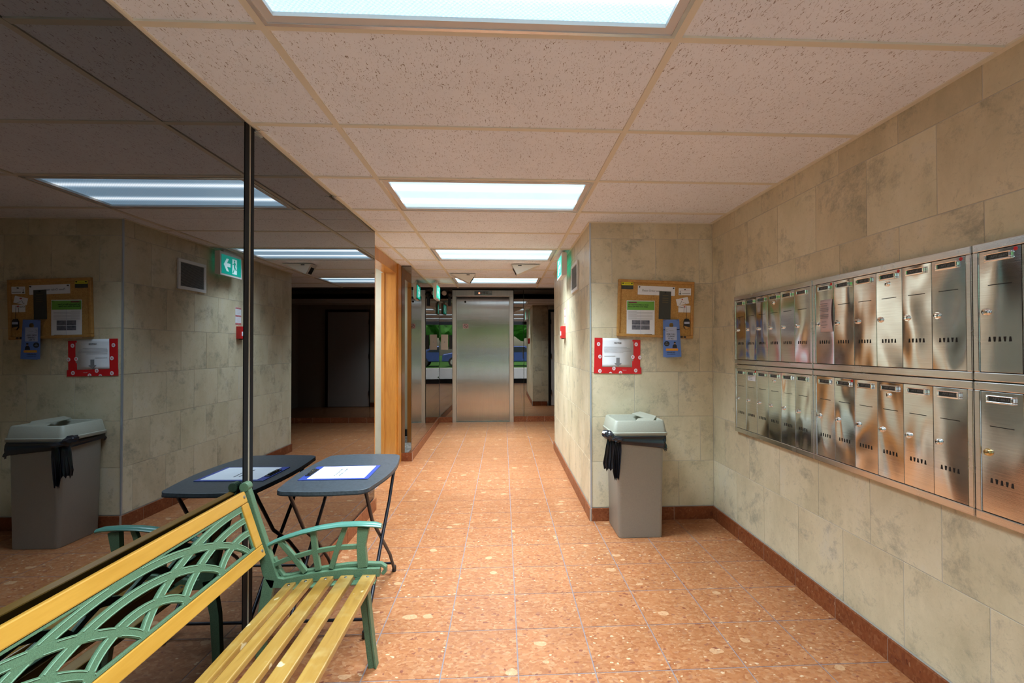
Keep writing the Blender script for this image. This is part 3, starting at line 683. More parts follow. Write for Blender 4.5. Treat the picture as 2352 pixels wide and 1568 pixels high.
B((-.05, -.045, -.065), (.05, 0, .062)).build('red_housing', 'redp', al, bevel=.003)
B((-.028, -.047, -.035), (.032, -.045, .008)).build('white_label', 'paper', al)
B((-.04, -.035, -.072), (.02, -.01, -.065)).build('pull_lip', 'black', al)
st = thing('alarm_instruction_sticker', 'narrow white and red instruction strip above the red alarm box', 'sticker', (XC-.0002, 4.905, 1.612), -pi/2)
B((-.05, -.001, -.088), (.05, 0, .088)).build('sticker_sheet', 'paper', st)
for z in (-.078, 0, .078): B((-.048, -.0014, z-.008), (.048, -.001, z+.008)).build('red_band', 'redp', st); text('IN CASE OF FIRE', .011, 'paper', st, (0, -.0016, z), 'band_lettering')
for z in (.055, .042, .028, -.022, -.036, -.05): B((-.038, -.0013, z-.002), (.035, -.001, z+.001)).build('printed_line', 'pinkp', st)

# ================================================================== MAILBOXES
VP = [[(-.004, 0), (.004, 0), (.0022, .0155), (-.0022, .0155)], [(-.0022, 0), (.0022, 0), (.0042, .0155), (-.0042, .0155)]]
def mailunit(yhi, z0, label, upper, dots, first_no, extra=()):
    # local x = toward viewer's right (-Y), local y into the wall
    t = thing('mailbox_unit', label, 'mailbox', (XR-.0005, yhi, z0), -pi/2)
    W, H = .805, .449; F = .024
    fr = MB().box((0, -.022, 0), (W, 0, F+.004)).box((0, -.022, H-F-.004), (W, 0, H)).box((0, -.022, F+.004), (F-.004, 0, H-F-.004)).box((W-F+.004, -.022, F+.004), (W, 0, H-F-.004))
    fr.build('steel_frame', 'mailframe', t, bevel=.003)
    B((F-.004, -.010, F+.004), (W-F+.004, -.002, H-F-.004)).build('backing', 'hole', t)
    p = (W-2*.0205)/6
    for i in range(6):
        xa = .0205+p*i; xb = xa+p
        d = B((xa+.0008, -.0195, F+.006), (xb-.0008, -.0105, H-F-.006)).build('mailbox_door', DOORMAT, t, bevel=.0008)
        xc = (xa+xb)/2; zt = H-F-.006
        # name plate with raised bezel
        zp = H-.053; pw, ph = .041, .0125
        bz = MB()
        for (u0, v0, u1, v1) in ((-pw, -ph, pw, -ph+.006), (-pw, ph-.004, pw, ph), (-pw, -ph+.006, -pw+.008, ph-.004), (pw-.008, -ph+.006, pw, ph-.004)):
            bz.box((xc+u0, -.0285, zp+v0), (xc+u1, -.0195, zp+v1))
        bz.build('name_plate', 'chrome', d, bevel=.0025)
        B((xc-pw+.008, -.0215, zp-ph+.006), (xc+pw-.008, -.0195, zp+ph-.004)).build('name_insert', 'darkcard', d)
        text('APT #%d' % (first_no+i), .011, 'greyink', d, (xc, -.0218, zp+.0012), 'name_lettering', sx=1.1, ext=.0001)
        B((xc-.036, -.0201, H-.1415), (xc+.036, -.0194, H-.1390)).build('mail_slot', 'hole', d)
        brass = (not upper) and first_no == 613 and i == 0
        lx = xa+.022; lz = H-.2255
        MB().lathe([(.0125, -.0195), (.0125, -.0215), (.0098, -.0215), (.0095, -.028), (.0065, -.0295), (.0062, -.0275)], lambda u, v, h: (lx+u, h, lz+v), 18).build('lock', 'brass' if brass else 'chrome', d, smooth=True)
        B((lx-.0052, -.0292, lz-.0009), (lx+.0052, -.0286, lz+.0009)).build('key_slot', 'hole', d)
        if i == 3:
            MB().lathe([(.0118, -.0195), (.0118, -.0225), (.008, -.0225), (.008, -.026), (.0045, -.0265)], lambda u, v, h: (xc-.006+u, h, H-.081+v), 18).build('master_lock', 'chrome', d, smooth=True)
            MB().lathe([(.0035, -.0264), (.0033, -.0268)], lambda u, v, h: (xc-.006+u, h, H-.081+v), 8).build('key_slot', 'hole', d)
        vm = MB()
        for k in range(5): vm.prism([(xc-.002+(k-2)*.0155+u, H-.3215+v) for u, v in VP[k % 2]], XZ, -.0201, -.0194)
        vm.build('vent_slots', 'hole', d)
        if i in dots: MB().lathe([(.0063, -.0195), (.0063, -.0202)], lambda u, v, h: (xb-.016+u, h, H-.038+v), 16).build('red_dot_sticker', 'red', d)
        if i == 0 or i == 5 or i == 3:
            pass
    return t
DOORMAT = 'mail'
mailunit(3.105, 1.172, 'upper steel mailbox bank farthest from the camera, six narrow doors', 1, (), 501)
mailunit(3.105, .720, 'lower steel mailbox bank farthest away, with a small white label', 0, (1,), 507)
mailunit(2.2965, 1.172, 'upper middle steel mailbox bank with a pink slip taped on', 1, (0, 3, 5), 513)
mailunit(2.2965, .720, 'lower middle steel mailbox bank, one red dot on its second door', 0, (1,), 601-5)
mailunit(1.488, 1.172, 'upper nearest steel mailbox bank, cut off by the right picture edge', 1, (0,), 607)
mailunit(1.488, .720, 'lower nearest steel mailbox bank with a brass lock, at right edge', 0, (), 613)
sl = thing('paper_slip', 'pink printed slip taped to the upper middle mailboxes', 'paper', (XR-.0215, 2.195, 1.434), -pi/2)
def curved_sheet(w_, h_, bend, n=8):
    vs = []; fs = []
    for j in range(n+1):
        v = j/n; 
        for i in range(3): u = i/2; vs.append((-w_/2+w_*u, -(bend*sin(v*pi*.9)*(.3+u*.7))-.0008, -h_/2+h_*v))
    for j in range(n):
        for i in range(2): fs.append((j*3+i, j*3+i+1, j*3+i+4, j*3+i+3))
    return MB().add(vs, fs)
sm_ = curved_sheet(.085, .155, .008).build('slip_sheet', 'pinkp', sl, smooth=True)
sm_.modifiers.new('s', 'SOLIDIFY').thickness = .0004
for k, (z, ln) in enumerate([(.058, .05), (.048, .045), (.036, .06), (.028, .06), (.02, .055), (.004, .06), (-.004, .06), (-.012, .05), (-.03, .03), (-.045, .045), (-.058, .02)]):
    B((-ln/2-.004, -.0125, z-.0012), (ln/2-.004, -.0105, z+.0012)).build('printed_line', 'greyink', sl)
lb_ = thing('white_label', 'small white typed label on second lower mailbox', 'label', (XR-.0206, 2.89, 1.092), -pi/2)
B((-.046, -.0005, -.021), (.046, 0, .021)).build('label_sheet', 'paper', lb_)
for z in (.008, -.002, -.011): B((-.036, -.0009, z-.0012), (.01, -.0005, z+.0012)).build('printed_line', 'greyink', lb_)

# ================================================================== CORK BOARD AND PAPERS (on niche wall, facing -y)
YW = YN
bd = thing('cork_board', 'wood framed cork notice board hanging crooked on the tiled wall', 'board', (1.141, YW-.0005, 1.570), 0, None, (0, R_(2.0), 0))
a, b, fr = .289, .213, .021
MB().box((-a, -.022, -b), (a, 0, -b+fr)).box((-a, -.022, b-fr), (a, 0, b)).box((-a, -.022, -b+fr), (-a+fr, 0, b-fr)).box((a-fr, -.022, -b+fr), (a, 0, b-fr)).build('wood_frame', 'corkframe', bd, bevel=.004)
B((-a+fr, -.012, -b+fr), (a-fr, 0, b-fr)).build('cork_sheet', 'cork', bd)
for x in (.2, .225): MB().lathe([(.010, -.022), (.010, -.0226)], lambda u, v, h, x=x: (x+u*1.1, h, -b+.010+v*.7), 14).build('frame_mark', 'ink', bd)
def sheet(name, label, cat, cx, cz, w_, h_, mat, y=None, rot=0, group=None, pins=1, pinmat='ink', bend=0, child='sheet'):
    y = YW-.0135 if y is None else y
    t = thing(name, label, cat, (cx, y, cz), 0, group, (0, rot, 0))
    if bend:
        o = curved_sheet(w_, h_, bend).build(child, mat, t, smooth=True); o.modifiers.new('s', 'SOLIDIFY').thickness = .0004
    else: B((-w_/2, -.0006, -h_/2), (w_/2, 0, h_/2)).build(child, mat, t)
    for i in range(pins):
        px = 0 if pins == 1 else (-w_/2+.012 if i == 0 else w_/2-.012)
        MB().lathe([(.0045, -.0006), (.005, -.003), (.003, -.007), (.004, -.009)], lambda u, v, h: (px+u, h, h_/2-.010+v), 10).build('push_pin', pinmat, t)
    return t
def pr(t, x0, x1, z0, z1, mat, y=-.0009, name='printed_block'): return B((x0, y-.0003, z0), (x1, y, z1)).build(name, mat, t)
t = sheet('business_card', 'yellow and charcoal card at the top left of the cork board', 'card', .928, 1.744, .090, .052, 'darkcard', rot=R_(1), pins=2)
pr(t, -.045, .045, .003, .026, 'yellow'); text('RENTALS', .010, 'ink', t, (0, -.0014, .013)); text('CALL TODAY', .009, 'darktext', t, (0, -.0010, -.012))
t = sheet('note_strip', 'long white handwritten note strip pinned near the board top', 'note', 1.148, 1.706, .283, .067, 'paper', rot=R_(2.2), pins=2)
text('Please Order water ~ ~ ~', .022, 'greyink', t, (-.01, -.0010, -.002), 'handwriting', sx=.85)
t = sheet('charcoal_door_card', 'tall charcoal card hanging over the white note strip', 'card', 1.211, 1.598, .090, .208, 'darkcard', y=YW-.0155, rot=R_(2))
for z in (.07, .05, .035, .02): pr(t, -.02, .025, z, z+.005, 'darktext')
t = sheet('green_flyer', 'white folded flyer with a green header and four photos', 'flyer', 1.026, 1.496, .212, .272, 'paper', y=YW-.0165, rot=R_(.6), pins=2, pinmat='greenp')
pr(t, -.103, .103, .066, .130, 'greenp', -.0010); pr(t, -.092, -.03, .117, .126, 'maroon', -.0014)
text('Get Cleanwashed Black or Green', .0125, 'ink', t, (-.094, -.0015, .104), 'title', 'LEFT', sx=.9, bold=.0003); text('Boxes with White Cover Design', .0125, 'ink', t, (-.094, -.0015, .090), 'title', 'LEFT', sx=.9, bold=.0003)
for k in range(11):
    z = .056-.006*k; pr(t, -.094, (.09 if k % 4 else -.03), z-.0014, z, 'greyink', name='printed_line')
for i in (0, 1):
    for j_ in (0, 1): pr(t, -.066+i*.069, -.001+i*.069, -.044-j_*.037, -.011-j_*.037, 'photo', name='printed_photo')
pr(t, .03, .085, -.118, -.113, 'ink', name='printed_line')
B((-.0004, -.0016, -.13), (.0004, -.0006, .066)).build('fold_crease', 'bluelight', t)
t = sheet('business_card', 'white card with a small sketch at the top right of the board', 'card', 1.364, 1.699, .094, .052, 'paper', rot=R_(1))
pr(t, -.042, -.028, -.02, -.013, 'ink'); pr(t, -.036, -.033, -.013, .008, 'ink'); pr(t, -.02, .042, -.016, -.012, 'greyink'); pr(t, -.03, .04, .01, .012, 'pinkp')
t = sheet('business_card', 'tilted white card with a pen tick, middle right of the board', 'card', 1.346, 1.627, .093, .050, 'paper', rot=R_(-12), pinmat='redp')
MB().ribbon([(-.03, -.012), (-.024, -.02), (-.005, .004)], .002, XZ, -.0012, -.0007).ribbon([(.0, -.008), (.02, -.02), (.024, -.022)], .002, XZ, -.0012, -.0007).build('pen_tick', 'ink', t)
t = sheet('business_card', 'white card lettered Clean, lowest of the three white cards', 'card', 1.360, 1.570, .092, .052, 'paper', rot=R_(1.5), pinmat='redp')
text('Clean', .017, 'ink', t, (-.024, -.0010, .012), 'lettering'); 
t = thing('hanging_tag', 'black and tan tag hanging on a wire from the lowest card', 'tag', (1.373, YW-.018, 1.585))
MB().ribbon([(-.02, -.045), (-.018, -.01), (0, .004), (.002, -.095)], .0018, XZ, -.003, -.002).build('wire', 'ink', t)
MB().prism([(-.012, -.09), (.014, -.09), (.024, -.105), (.023, -.15), (.008, -.168), (-.01, -.168), (-.023, -.15), (-.022, -.108)], XZ, -.006, -.001).build('tag_body', 'ink', t)
pr(t, -.019, .021, -.128, -.112, 'bluelight', -.006)
MB().prism([(-.021, -.143), (.021, -.152), (.008, -.166), (-.009, -.166)], XZ, -.0072, -.0062).build('tan_patch', 'corkframe', t)
for q_, (x, z, r_, lab) in enumerate(((1.262, 1.349, -3, 'blue door hanger card behind, lower right edge showing'), (1.249, 1.350, 0, 'front blue door hanger card reading ONE CALL CLEANS IT ALL'))):
    yy = YW-.030-.003*q_; t = thing('door_hanger', lab, 'card', (x, yy, z), 0, None, (0, R_(r_), 0))
    w_, h_ = .118, .279; c = (0, .098); r = .019
    # card with a real hole
    outer = [(-w_/2, -h_/2), (w_/2, -h_/2), (w_/2, h_/2), (-w_/2, h_/2)]
    mb = MB(); n = 24; ring = [(c[0]+r*cos(2*pi*k/n), c[1]+r*sin(2*pi*k/n)) for k in range(n)]
    def rp(k):
        a_ = 2*pi*k/n; dx, dz = cos(a_), sin(a_); lim = []
        if abs(dx) > 1e-6: lim.append(((w_/2 if dx > 0 else -w_/2)-c[0])/dx)
        if abs(dz) > 1e-6: lim.append(((h_/2 if dz > 0 else .06)-c[1])/dz)
        s_ = min(v for v in lim if v > 0); return (c[0]+dx*s_, c[1]+dz*s_)
    for k in range(n):
        k2 = (k+1) % n; p_ = [ring[k], rp(k), rp(k2), ring[k2]]
        mb.add([(u, 0, v) for u, v in p_]+[(u, -.0006, v) for u, v in p_], [(0, 1, 2, 3), (7, 6, 5, 4), (0, 3, 7, 4)])
    for cx_, cz_ in ((w_/2, h_/2), (-w_/2, h_/2), (w_/2, .06), (-w_/2, .06)):
        sx_, sz_ = (1 if cx_ > 0 else -1), (1 if cz_ > .1 else -1)
        mb.box((min(cx_, cx_-sx_*.018), -.0006, min(cz_, cz_-sz_*.008)), (max(cx_, cx_-sx_*.018), 0, max(cz_, cz_-sz_*.008)))
    mb.box((-w_/2, -.0006, -h_/2), (w_/2, 0, .0605)).build('card_sheet', 'bluecard', t)
    MB().tube([(0, .001, .115), (0, .028-.003*q_, .117)], .002, 6).build('nail', 'steel', t)
    if q_ == 1:
        pr(t, -.042, .044, -.014, .085, 'bluelight'); 
        for i_, s_ in enumerate(('ONE CALL', 'CLEANS', 'IT ALL')): text(s_, .0145, 'ink', t, (0, -.0014, .030-.0165*i_), 'lettering', bold=.0002)
        MB().ribbon([(-.028+.009*cos(a_*.5), .058+.009*sin(a_*.5)) for a_ in range(2, 12)], .0012, XZ, -.0016, -.0012).build('logo_curl', 'ink', t); pr(t, -.012, .02, .056, .058, 'greyink', -.0013)
        MB().prism([(-.032+.021*cos(k*pi/9), -.040+.019*sin(k*pi/9)) for k in range(18)], XZ, -.0014, -.0009).build('black_badge', 'ink', t)
        text('WE', .008, 'bluelight', t, (-.034, -.0018, -.034)); text('CLEAN', .008, 'bluelight', t, (-.033, -.0018, -.044))
        MB().prism([(.01, -.073), (.046, -.073), (.042, -.052), (.034, -.044), (.022, -.044), (.013, -.054)], XZ, -.0014, -.0009).build('printed_figure', 'ink', t)
        MB().prism([(.028+.007*cos(k*pi/6), -.036+.009*sin(k*pi/6)) for k in range(12)], XZ, -.0018, -.0014).build('printed_face', 'skin', t)
        MB().prism([(.028+.0085*cos(k*pi/6), -.031+.006*sin(k*pi/6)) for k in range(12)], XZ, -.0022, -.0018).build('printed_hair', 'ink', t)
        MB().prism([(-.04, -.089), (-.036, -.093), (.05, -.093), (.055, -.085), (.05, -.076), (-.036, -.076)], XZ, -.0019, -.0014).build('orange_banner', 'orange', t)
        text('CALL FOR A QUOTE', .008, 'yellow', t, (.006, -.0023, -.0845)); text('555-678-9012', .0115, 'ink', t, (0, -.0014, -.105), 'lettering', bold=.0002); text('www.onecallcleans.ca', .0075, 'ink', t, (0, -.0014, -.118))
# notice with red tape
nt_ = thing('taped_notice', 'white notice with a down arrow, framed in red tape', 'notice', (.857, YW-.0004, 1.218), 0, None, (0, R_(1.0), 0))
o_ = curved_sheet(.24, .215, .003, 10).build('notice_sheet', 'paper', nt_, smooth=True, loc=(-.004, -.0005, .026)); o_.modifiers.new('s', 'SOLIDIFY').thickness = .0004
text('NOTICE', .015, 'ink', nt_, (-.003, -.0045, .098), 'notice_title', bold=.0003)
for k, (x0, x1) in enumerate(((-.105, .065), (-.107, .09), (-.108, .095), (-.107, .1), (-.105, .04))): pr(nt_, x0, x1, .066-.0095*k, .0675-.0095*k, 'greyink', -.0046, 'printed_line')
pr(nt_, -.105, -.02, -.001, .0008, 'greyink', -.0042, 'printed_line')
MB().prism([(-.013, -.012), (.013, -.012), (.013, -.052), (.028, -.052), (.0, -.080), (-.028, -.052), (-.013, -.052)], XZ, -.0045, -.003).build('grey_arrow', 'greyink', nt_)
for nm, x0, x1, z0, z1 in (('l', -.178, -.118, -.085, .135), ('r', .108, .168, -.085, .124)): B((x0, -.0030, z0), (x1, -.0022, z1)).build('red_tape', 'red', nt_)
B((-.180, -.0038, -.130), (.178, -.0030, -.083)).build('red_tape', 'red', nt_)
for x, z in ((-.148, .088), (.136, .090), (-.136, -.005), (.112, -.005), (.165, -.008), (-.135, -.112), (-.055, -.132), (.02, -.125), (.135, -.105), (-.03, -.092)):
    o_ = MB().lathe([(.0125, -.0040), (.0125, -.0046)], lambda u, v, h: (x+u, h, max(-.128, z+v*1.15)), 16).build('tape_logo', 'paper', nt_)
    MB().ribbon([(x-.005, max(-.126, z-.008)), (x-.004, z+.006), (x-.001, z+.007), (x, max(-.126, z-.006))], .0022, XZ, -.0052, -.0046).ribbon([(x+.003, max(-.126, z-.006)), (x+.005, z+.007)], .0022, XZ, -.0052, -.0046).build('logo_mark', 'red', nt_)
text('FRAGILE', .008, 'pinkp', nt_, (.05, -.0042, -.104)); 

# ================================================================== BIN
bn = thing('waste_bin', 'tall square khaki waste bin with lid under the notice', 'bin', (.925, 3.30, 0))
def rrect(hx, hy, r, n=5):
    return [(sx*(hx-r)+r*cos(a), sy*(hy-r)+r*sin(a)) for (sx, sy, a0) in ((1, 1, 0), (-1, 1, pi/2), (-1, -1, pi), (1, -1, 3*pi/2)) for a in [a0+pi/2*k/n for k in range(n+1)]]
def loft(levels, cx=0, cy=0):   # levels: (hx,hy,r,z)
    mb = MB(); rings = [rrect(hx, hy, r) for hx, hy, r, z in levels]; n = len(rings[0]); vs = [(cx+x, cy+y, l[3]) for rg, l in zip(rings, levels) for x, y in rg]
    fs = [(i*n+k, i*n+(k+1) % n, (i+1)*n+(k+1) % n, (i+1)*n+k) for i in range(len(levels)-1) for k in range(n)]
    fs += [tuple(range(n-1, -1, -1)), tuple((len(levels)-1)*n+k for k in range(n))]
    return mb.add(vs, fs)
loft([(.146, .150, .022, 0), (.150, .154, .026, .006), (.1600, .164, .028, .66), (.166, .170, .03, .675), (.166, .170, .03, .69)]).build('bin_body', 'bin', bn, smooth=True)
lid = loft([(.188, .172, .03, .688), (.190, .174, .032, .692), (.190, .174, .032, .708), (.184, .169, .03, .712), (.170, .155, .022, .782), (.164, .149, .02, .788), (.152, .137, .016, .786), (.120, .105, .012, .735)], -.002, 0)
lid.build('bin_lid', 'binlid', bn, smooth=True)
# raised swing flap
MB().add([(.02, .12, .800), (.085, .135, .812), (.155, -.02, .800), (.105, -.10, .778), (.02, .12, .792), (.085, .135, .804), (.155, -.02, .792), (.105, -.10, .770)],
         [(0, 1, 2, 3), (7, 6, 5, 4), (0, 1, 5, 4), (1, 2, 6, 5), (2, 3, 7, 6), (3, 0, 4, 7)]).build('swing_flap', 'binlid', bn, bevel=.002)
MB().add([(-.03, -.125, .777), (.11, -.13, .779), (.10, -.03, .79), (.02, -.03, .786), (-.03, -.125, .771), (.11, -.13, .773), (.10, -.03, .783), (.02, -.03, .779)],
         [(0, 1, 2, 3), (7, 6, 5, 4), (0, 1, 5, 4), (1, 2, 6, 5), (2, 3, 7, 6), (3, 0, 4, 7)]).build('swing_flap', 'binlid', bn, bevel=.002)
bg_ = thing('bin_bag', 'glossy black bin liner folded over the khaki bin rim', 'bag', (.925, 3.30, .60))
rnd = random.Random(4)
n = 96; rows = 9; vs = []; per = rrect(.171, .175, .03, 23)
n = len(per)
for i, (x, y) in enumerate(per):
    # drop length: longest on front right
    fx = (x+.17)/.34; drop = .045+.05*fx*(1 if y < 0 else .5)+.010*sin(i*.5)
    if x < -.12 and y < 0: drop = .05
    for j_ in range(rows+1):
        s_ = j_/rows; z = .087-drop*s_; out = .004+.006*abs(sin(i*.33+s_*2))*s_+.0035*sin(i*1.1+s_*4)*s_+.003*sin(s_*9+i*.21)
        L_ = math.hypot(x, y); vs.append((x*(1+out/L_*1.2), y*(1+out/L_*1.2), z))
fs = [(i*(rows+1)+j_, ((i+1) % n)*(rows+1)+j_, ((i+1) % n)*(rows+1)+j_+1, i*(rows+1)+j_+1) for i in range(n) for j_ in range(rows)]
o_ = MB().add(vs, fs).build('bag_skirt', 'bag', bg_, smooth=True); o_.modifiers.new('s', 'SOLIDIFY').thickness = .0012
# gathered knot at left rim and hanging tails
def crumple(name, cx, cy, cz, rx, ry, rz_, seed, amp):
    rn = random.Random(seed); bm = bmesh.new(); bmesh.ops.create_icosphere(bm, subdivisions=3, radius=1)
    dirs = [Vector((rn.uniform(-1, 1), rn.uniform(-1, 1), rn.uniform(-1, 1))).normalized() for _ in range(22)]
    for v in bm.verts:
        d = v.co.normalized(); f_ = 1+amp*(sum(abs(d.dot(q)) for q in dirs)/22*4-2)+amp*.9*min(abs(d.dot(q)) for q in dirs)*6-rn.uniform(0, .05)
        v.co = Vector((cx+d.x*rx*f_, cy+d.y*ry*f_, cz+d.z*rz_*f_+.35*d.x*rz_*-1))
    me = bpy.data.meshes.new(name); bm.to_mesh(me); bm.free(); me.materials.append(MT['bag']); return obj(name, me, bg_)
crumple('bag_gather', -.205, -.145, .085, .045, .035, .036, 5, .35)
crumple('bag_gather', -.165, -.178, .070, .040, .016, .018, 9, .35)
def tail(pts, wds, dep, folds, ph):
    vs = []; m = folds*2+1
    for j_, (p, wv) in enumerate(zip(pts, wds)):
        for i in range(m):
            u = i/(m-1)-.5; zz = dep*(1 if i % 2 else -1)*(.6+.4*sin(ph+i*2.3))
            vs.append((p[0]+u*wv+.003*sin(i*3+j_+ph), p[1]+zz, p[2]+(.012*sin(i*2.1+ph) if j_ == len(pts)-1 else 0)))
    fs = [(j_*m+i, j_*m+i+1, (j_+1)*m+i+1, (j_+1)*m+i) for j_ in range(len(pts)-1) for i in range(m-1)]
    return MB().add(vs, fs)
for pts, wds, nf, ph in (([(-.200, -.160, .075), (-.203, -.165, .03), (-.206, -.165, -.03), (-.212, -.165, -.09), (-.214, -.165, -.135)], [.055, .075, .088, .092, .070], 4, .4),
                         ([(-.160, -.185, .065), (-.166, -.187, .0), (-.170, -.187, -.07), (-.172, -.186, -.14), (-.170, -.184, -.195)], [.035, .048, .050, .046, .034], 4, 1.9)):
    o_ = tail(pts, wds, .007, nf, ph).build('bag_tail', 'bag', bg_); o_.modifiers.new('s', 'SOLIDIFY').thickness = .0015

# ================================================================== TRAY TABLE, CLIPBOARD
tb = thing('folding_table', 'black folding tray table against the mirror holding a clipboard', 'table', (-.80, 2.46, 0))
def outline(hx, hy, bul, n=10):
    pts = []
    r = .055
    cn = [(hx, -hy), (hx, hy), (-hx, hy), (-hx, -hy)]
    base = []
    for k in range(n+1): s_ = k/n; base.append((hx-.0+bul*sin(pi*s_), -hy+r+(2*hy-2*r)*s_))
    for k in range(1, 6): a_ = pi/2*k/6; base.append((hx-r+r*cos(a_), hy-r+r*sin(a_)))
    for k in range(n+1): s_ = k/n; base.append((hx-r-(2*hx-2*r)*s_, hy+.012*sin(pi*s_)))
    for k in range(1, 6): a_ = pi/2+pi/2*k/6; base.append((-hx+r+r*cos(a_), hy-r+r*sin(a_)))
    for k in range(n+1): s_ = k/n; base.append((-hx-bul*.6*sin(pi*s_), hy-r-(2*hy-2*r)*s_))
    for k in range(1, 6): a_ = pi+pi/2*k/6; base.append((-hx+r+r*cos(a_), -hy+r+r*sin(a_)))
    for k in range(n+1): s_ = k/n; base.append((-hx+r+(2*hx-2*r)*s_, -hy-.012*sin(pi*s_)))
    for k in range(1, 6): a_ = 3*pi/2+pi/2*k/6; base.append((hx-r+r*cos(a_), -hy+r+r*sin(a_)))
    return base
ol = outline(.203, .352, .034)
MB().prism(ol, XYZ, .643, .660).build('tabletop', 'tabletop', tb, bevel=.002)
MB().prism([(x*1.004, y*1.002) for x, y in ol], XYZ, .640, .6435).build('edge_band', 'tabledge', tb)
for sx in (1, -1):
    x = .172*sx
    MB().tube([(x, -.27, .635), (x, -.16, .46), (x, .02, .30), (x, .20, .14), (x, .30, .012)] if sx > 0 else [(x, -.27, .635), (x, -.10, .40), (x, .06, .28), (x, .22, .12), (x, .30, .012)], .0085).build('leg', 'leg', tb, smooth=True)
    x2 = x+.014*sx*-1+.028*(sx > 0)*1
    MB().tube([(x2, .26, .635), (x2, .12, .46), (x2, -.05, .30), (x2, -.2, .14), (x2, -.325, .012)], .0085).build('leg', 'leg', tb, smooth=True)
    for yy, xx in ((.30, x), (-.325, x2)): MB().lathe([(.010, 0), (.012, .004), (.012, .03), (.0088, .034)], lambda u, v, h, xx=xx, yy=yy: (xx+u, yy+v, h), 12).build('rubber_foot', 'tabledge', tb)
    B((x-.012, -.30, .632), (x+.012, .30, .640)).build('under_rail', 'tabledge', tb)
MB().tube([(-.17, .27, .06), (.17, .27, .06)], .007).build('crossbar', 'leg', tb, smooth=True)
MB().tube([(-.158, -.285, .06), (.186, -.285, .06)], .007).build('crossbar', 'leg', tb, smooth=True)
MB().box((-.09, -.33, .628), (.05, -.25, .640)).build('catch_block', 'tabledge', tb, bevel=.004)
cb = thing('clipboard', 'blue clipboard with a white sheet lying on the tray table', 'clipboard', (-.808, 2.405, .6605), R_(1))
B((-.162, -.127, 0), (.162, .127, .003)).build('board', 'navy', cb, bevel=.001)
B((-.125, -.112, .003), (.142, .115, .0038)).build('paper_sheet', 'paper', cb)
MB().box((-.155, -.06, .003), (-.128, .06, .007)).box((-.148, -.045, .007), (-.136, .045, .013)).build('clip', 'black', cb, bevel=.002)
MB().lathe([(.006, .003), (.006, .011), (.003, .014)], lambda u, v, h: (-.146+u, .015+v, h), 10).build('clip_rivet', 'brass', cb)
text('PLEASE SIGN IN HERE', .0135, 'ink', cb, (-.012, .0, .0041), 'lettering', rot=(0, 0, pi/2)); text('VISITORS & DELIVERIES', .0135, 'ink', cb, (.012, .0, .0041), 'lettering', rot=(0, 0, pi/2))

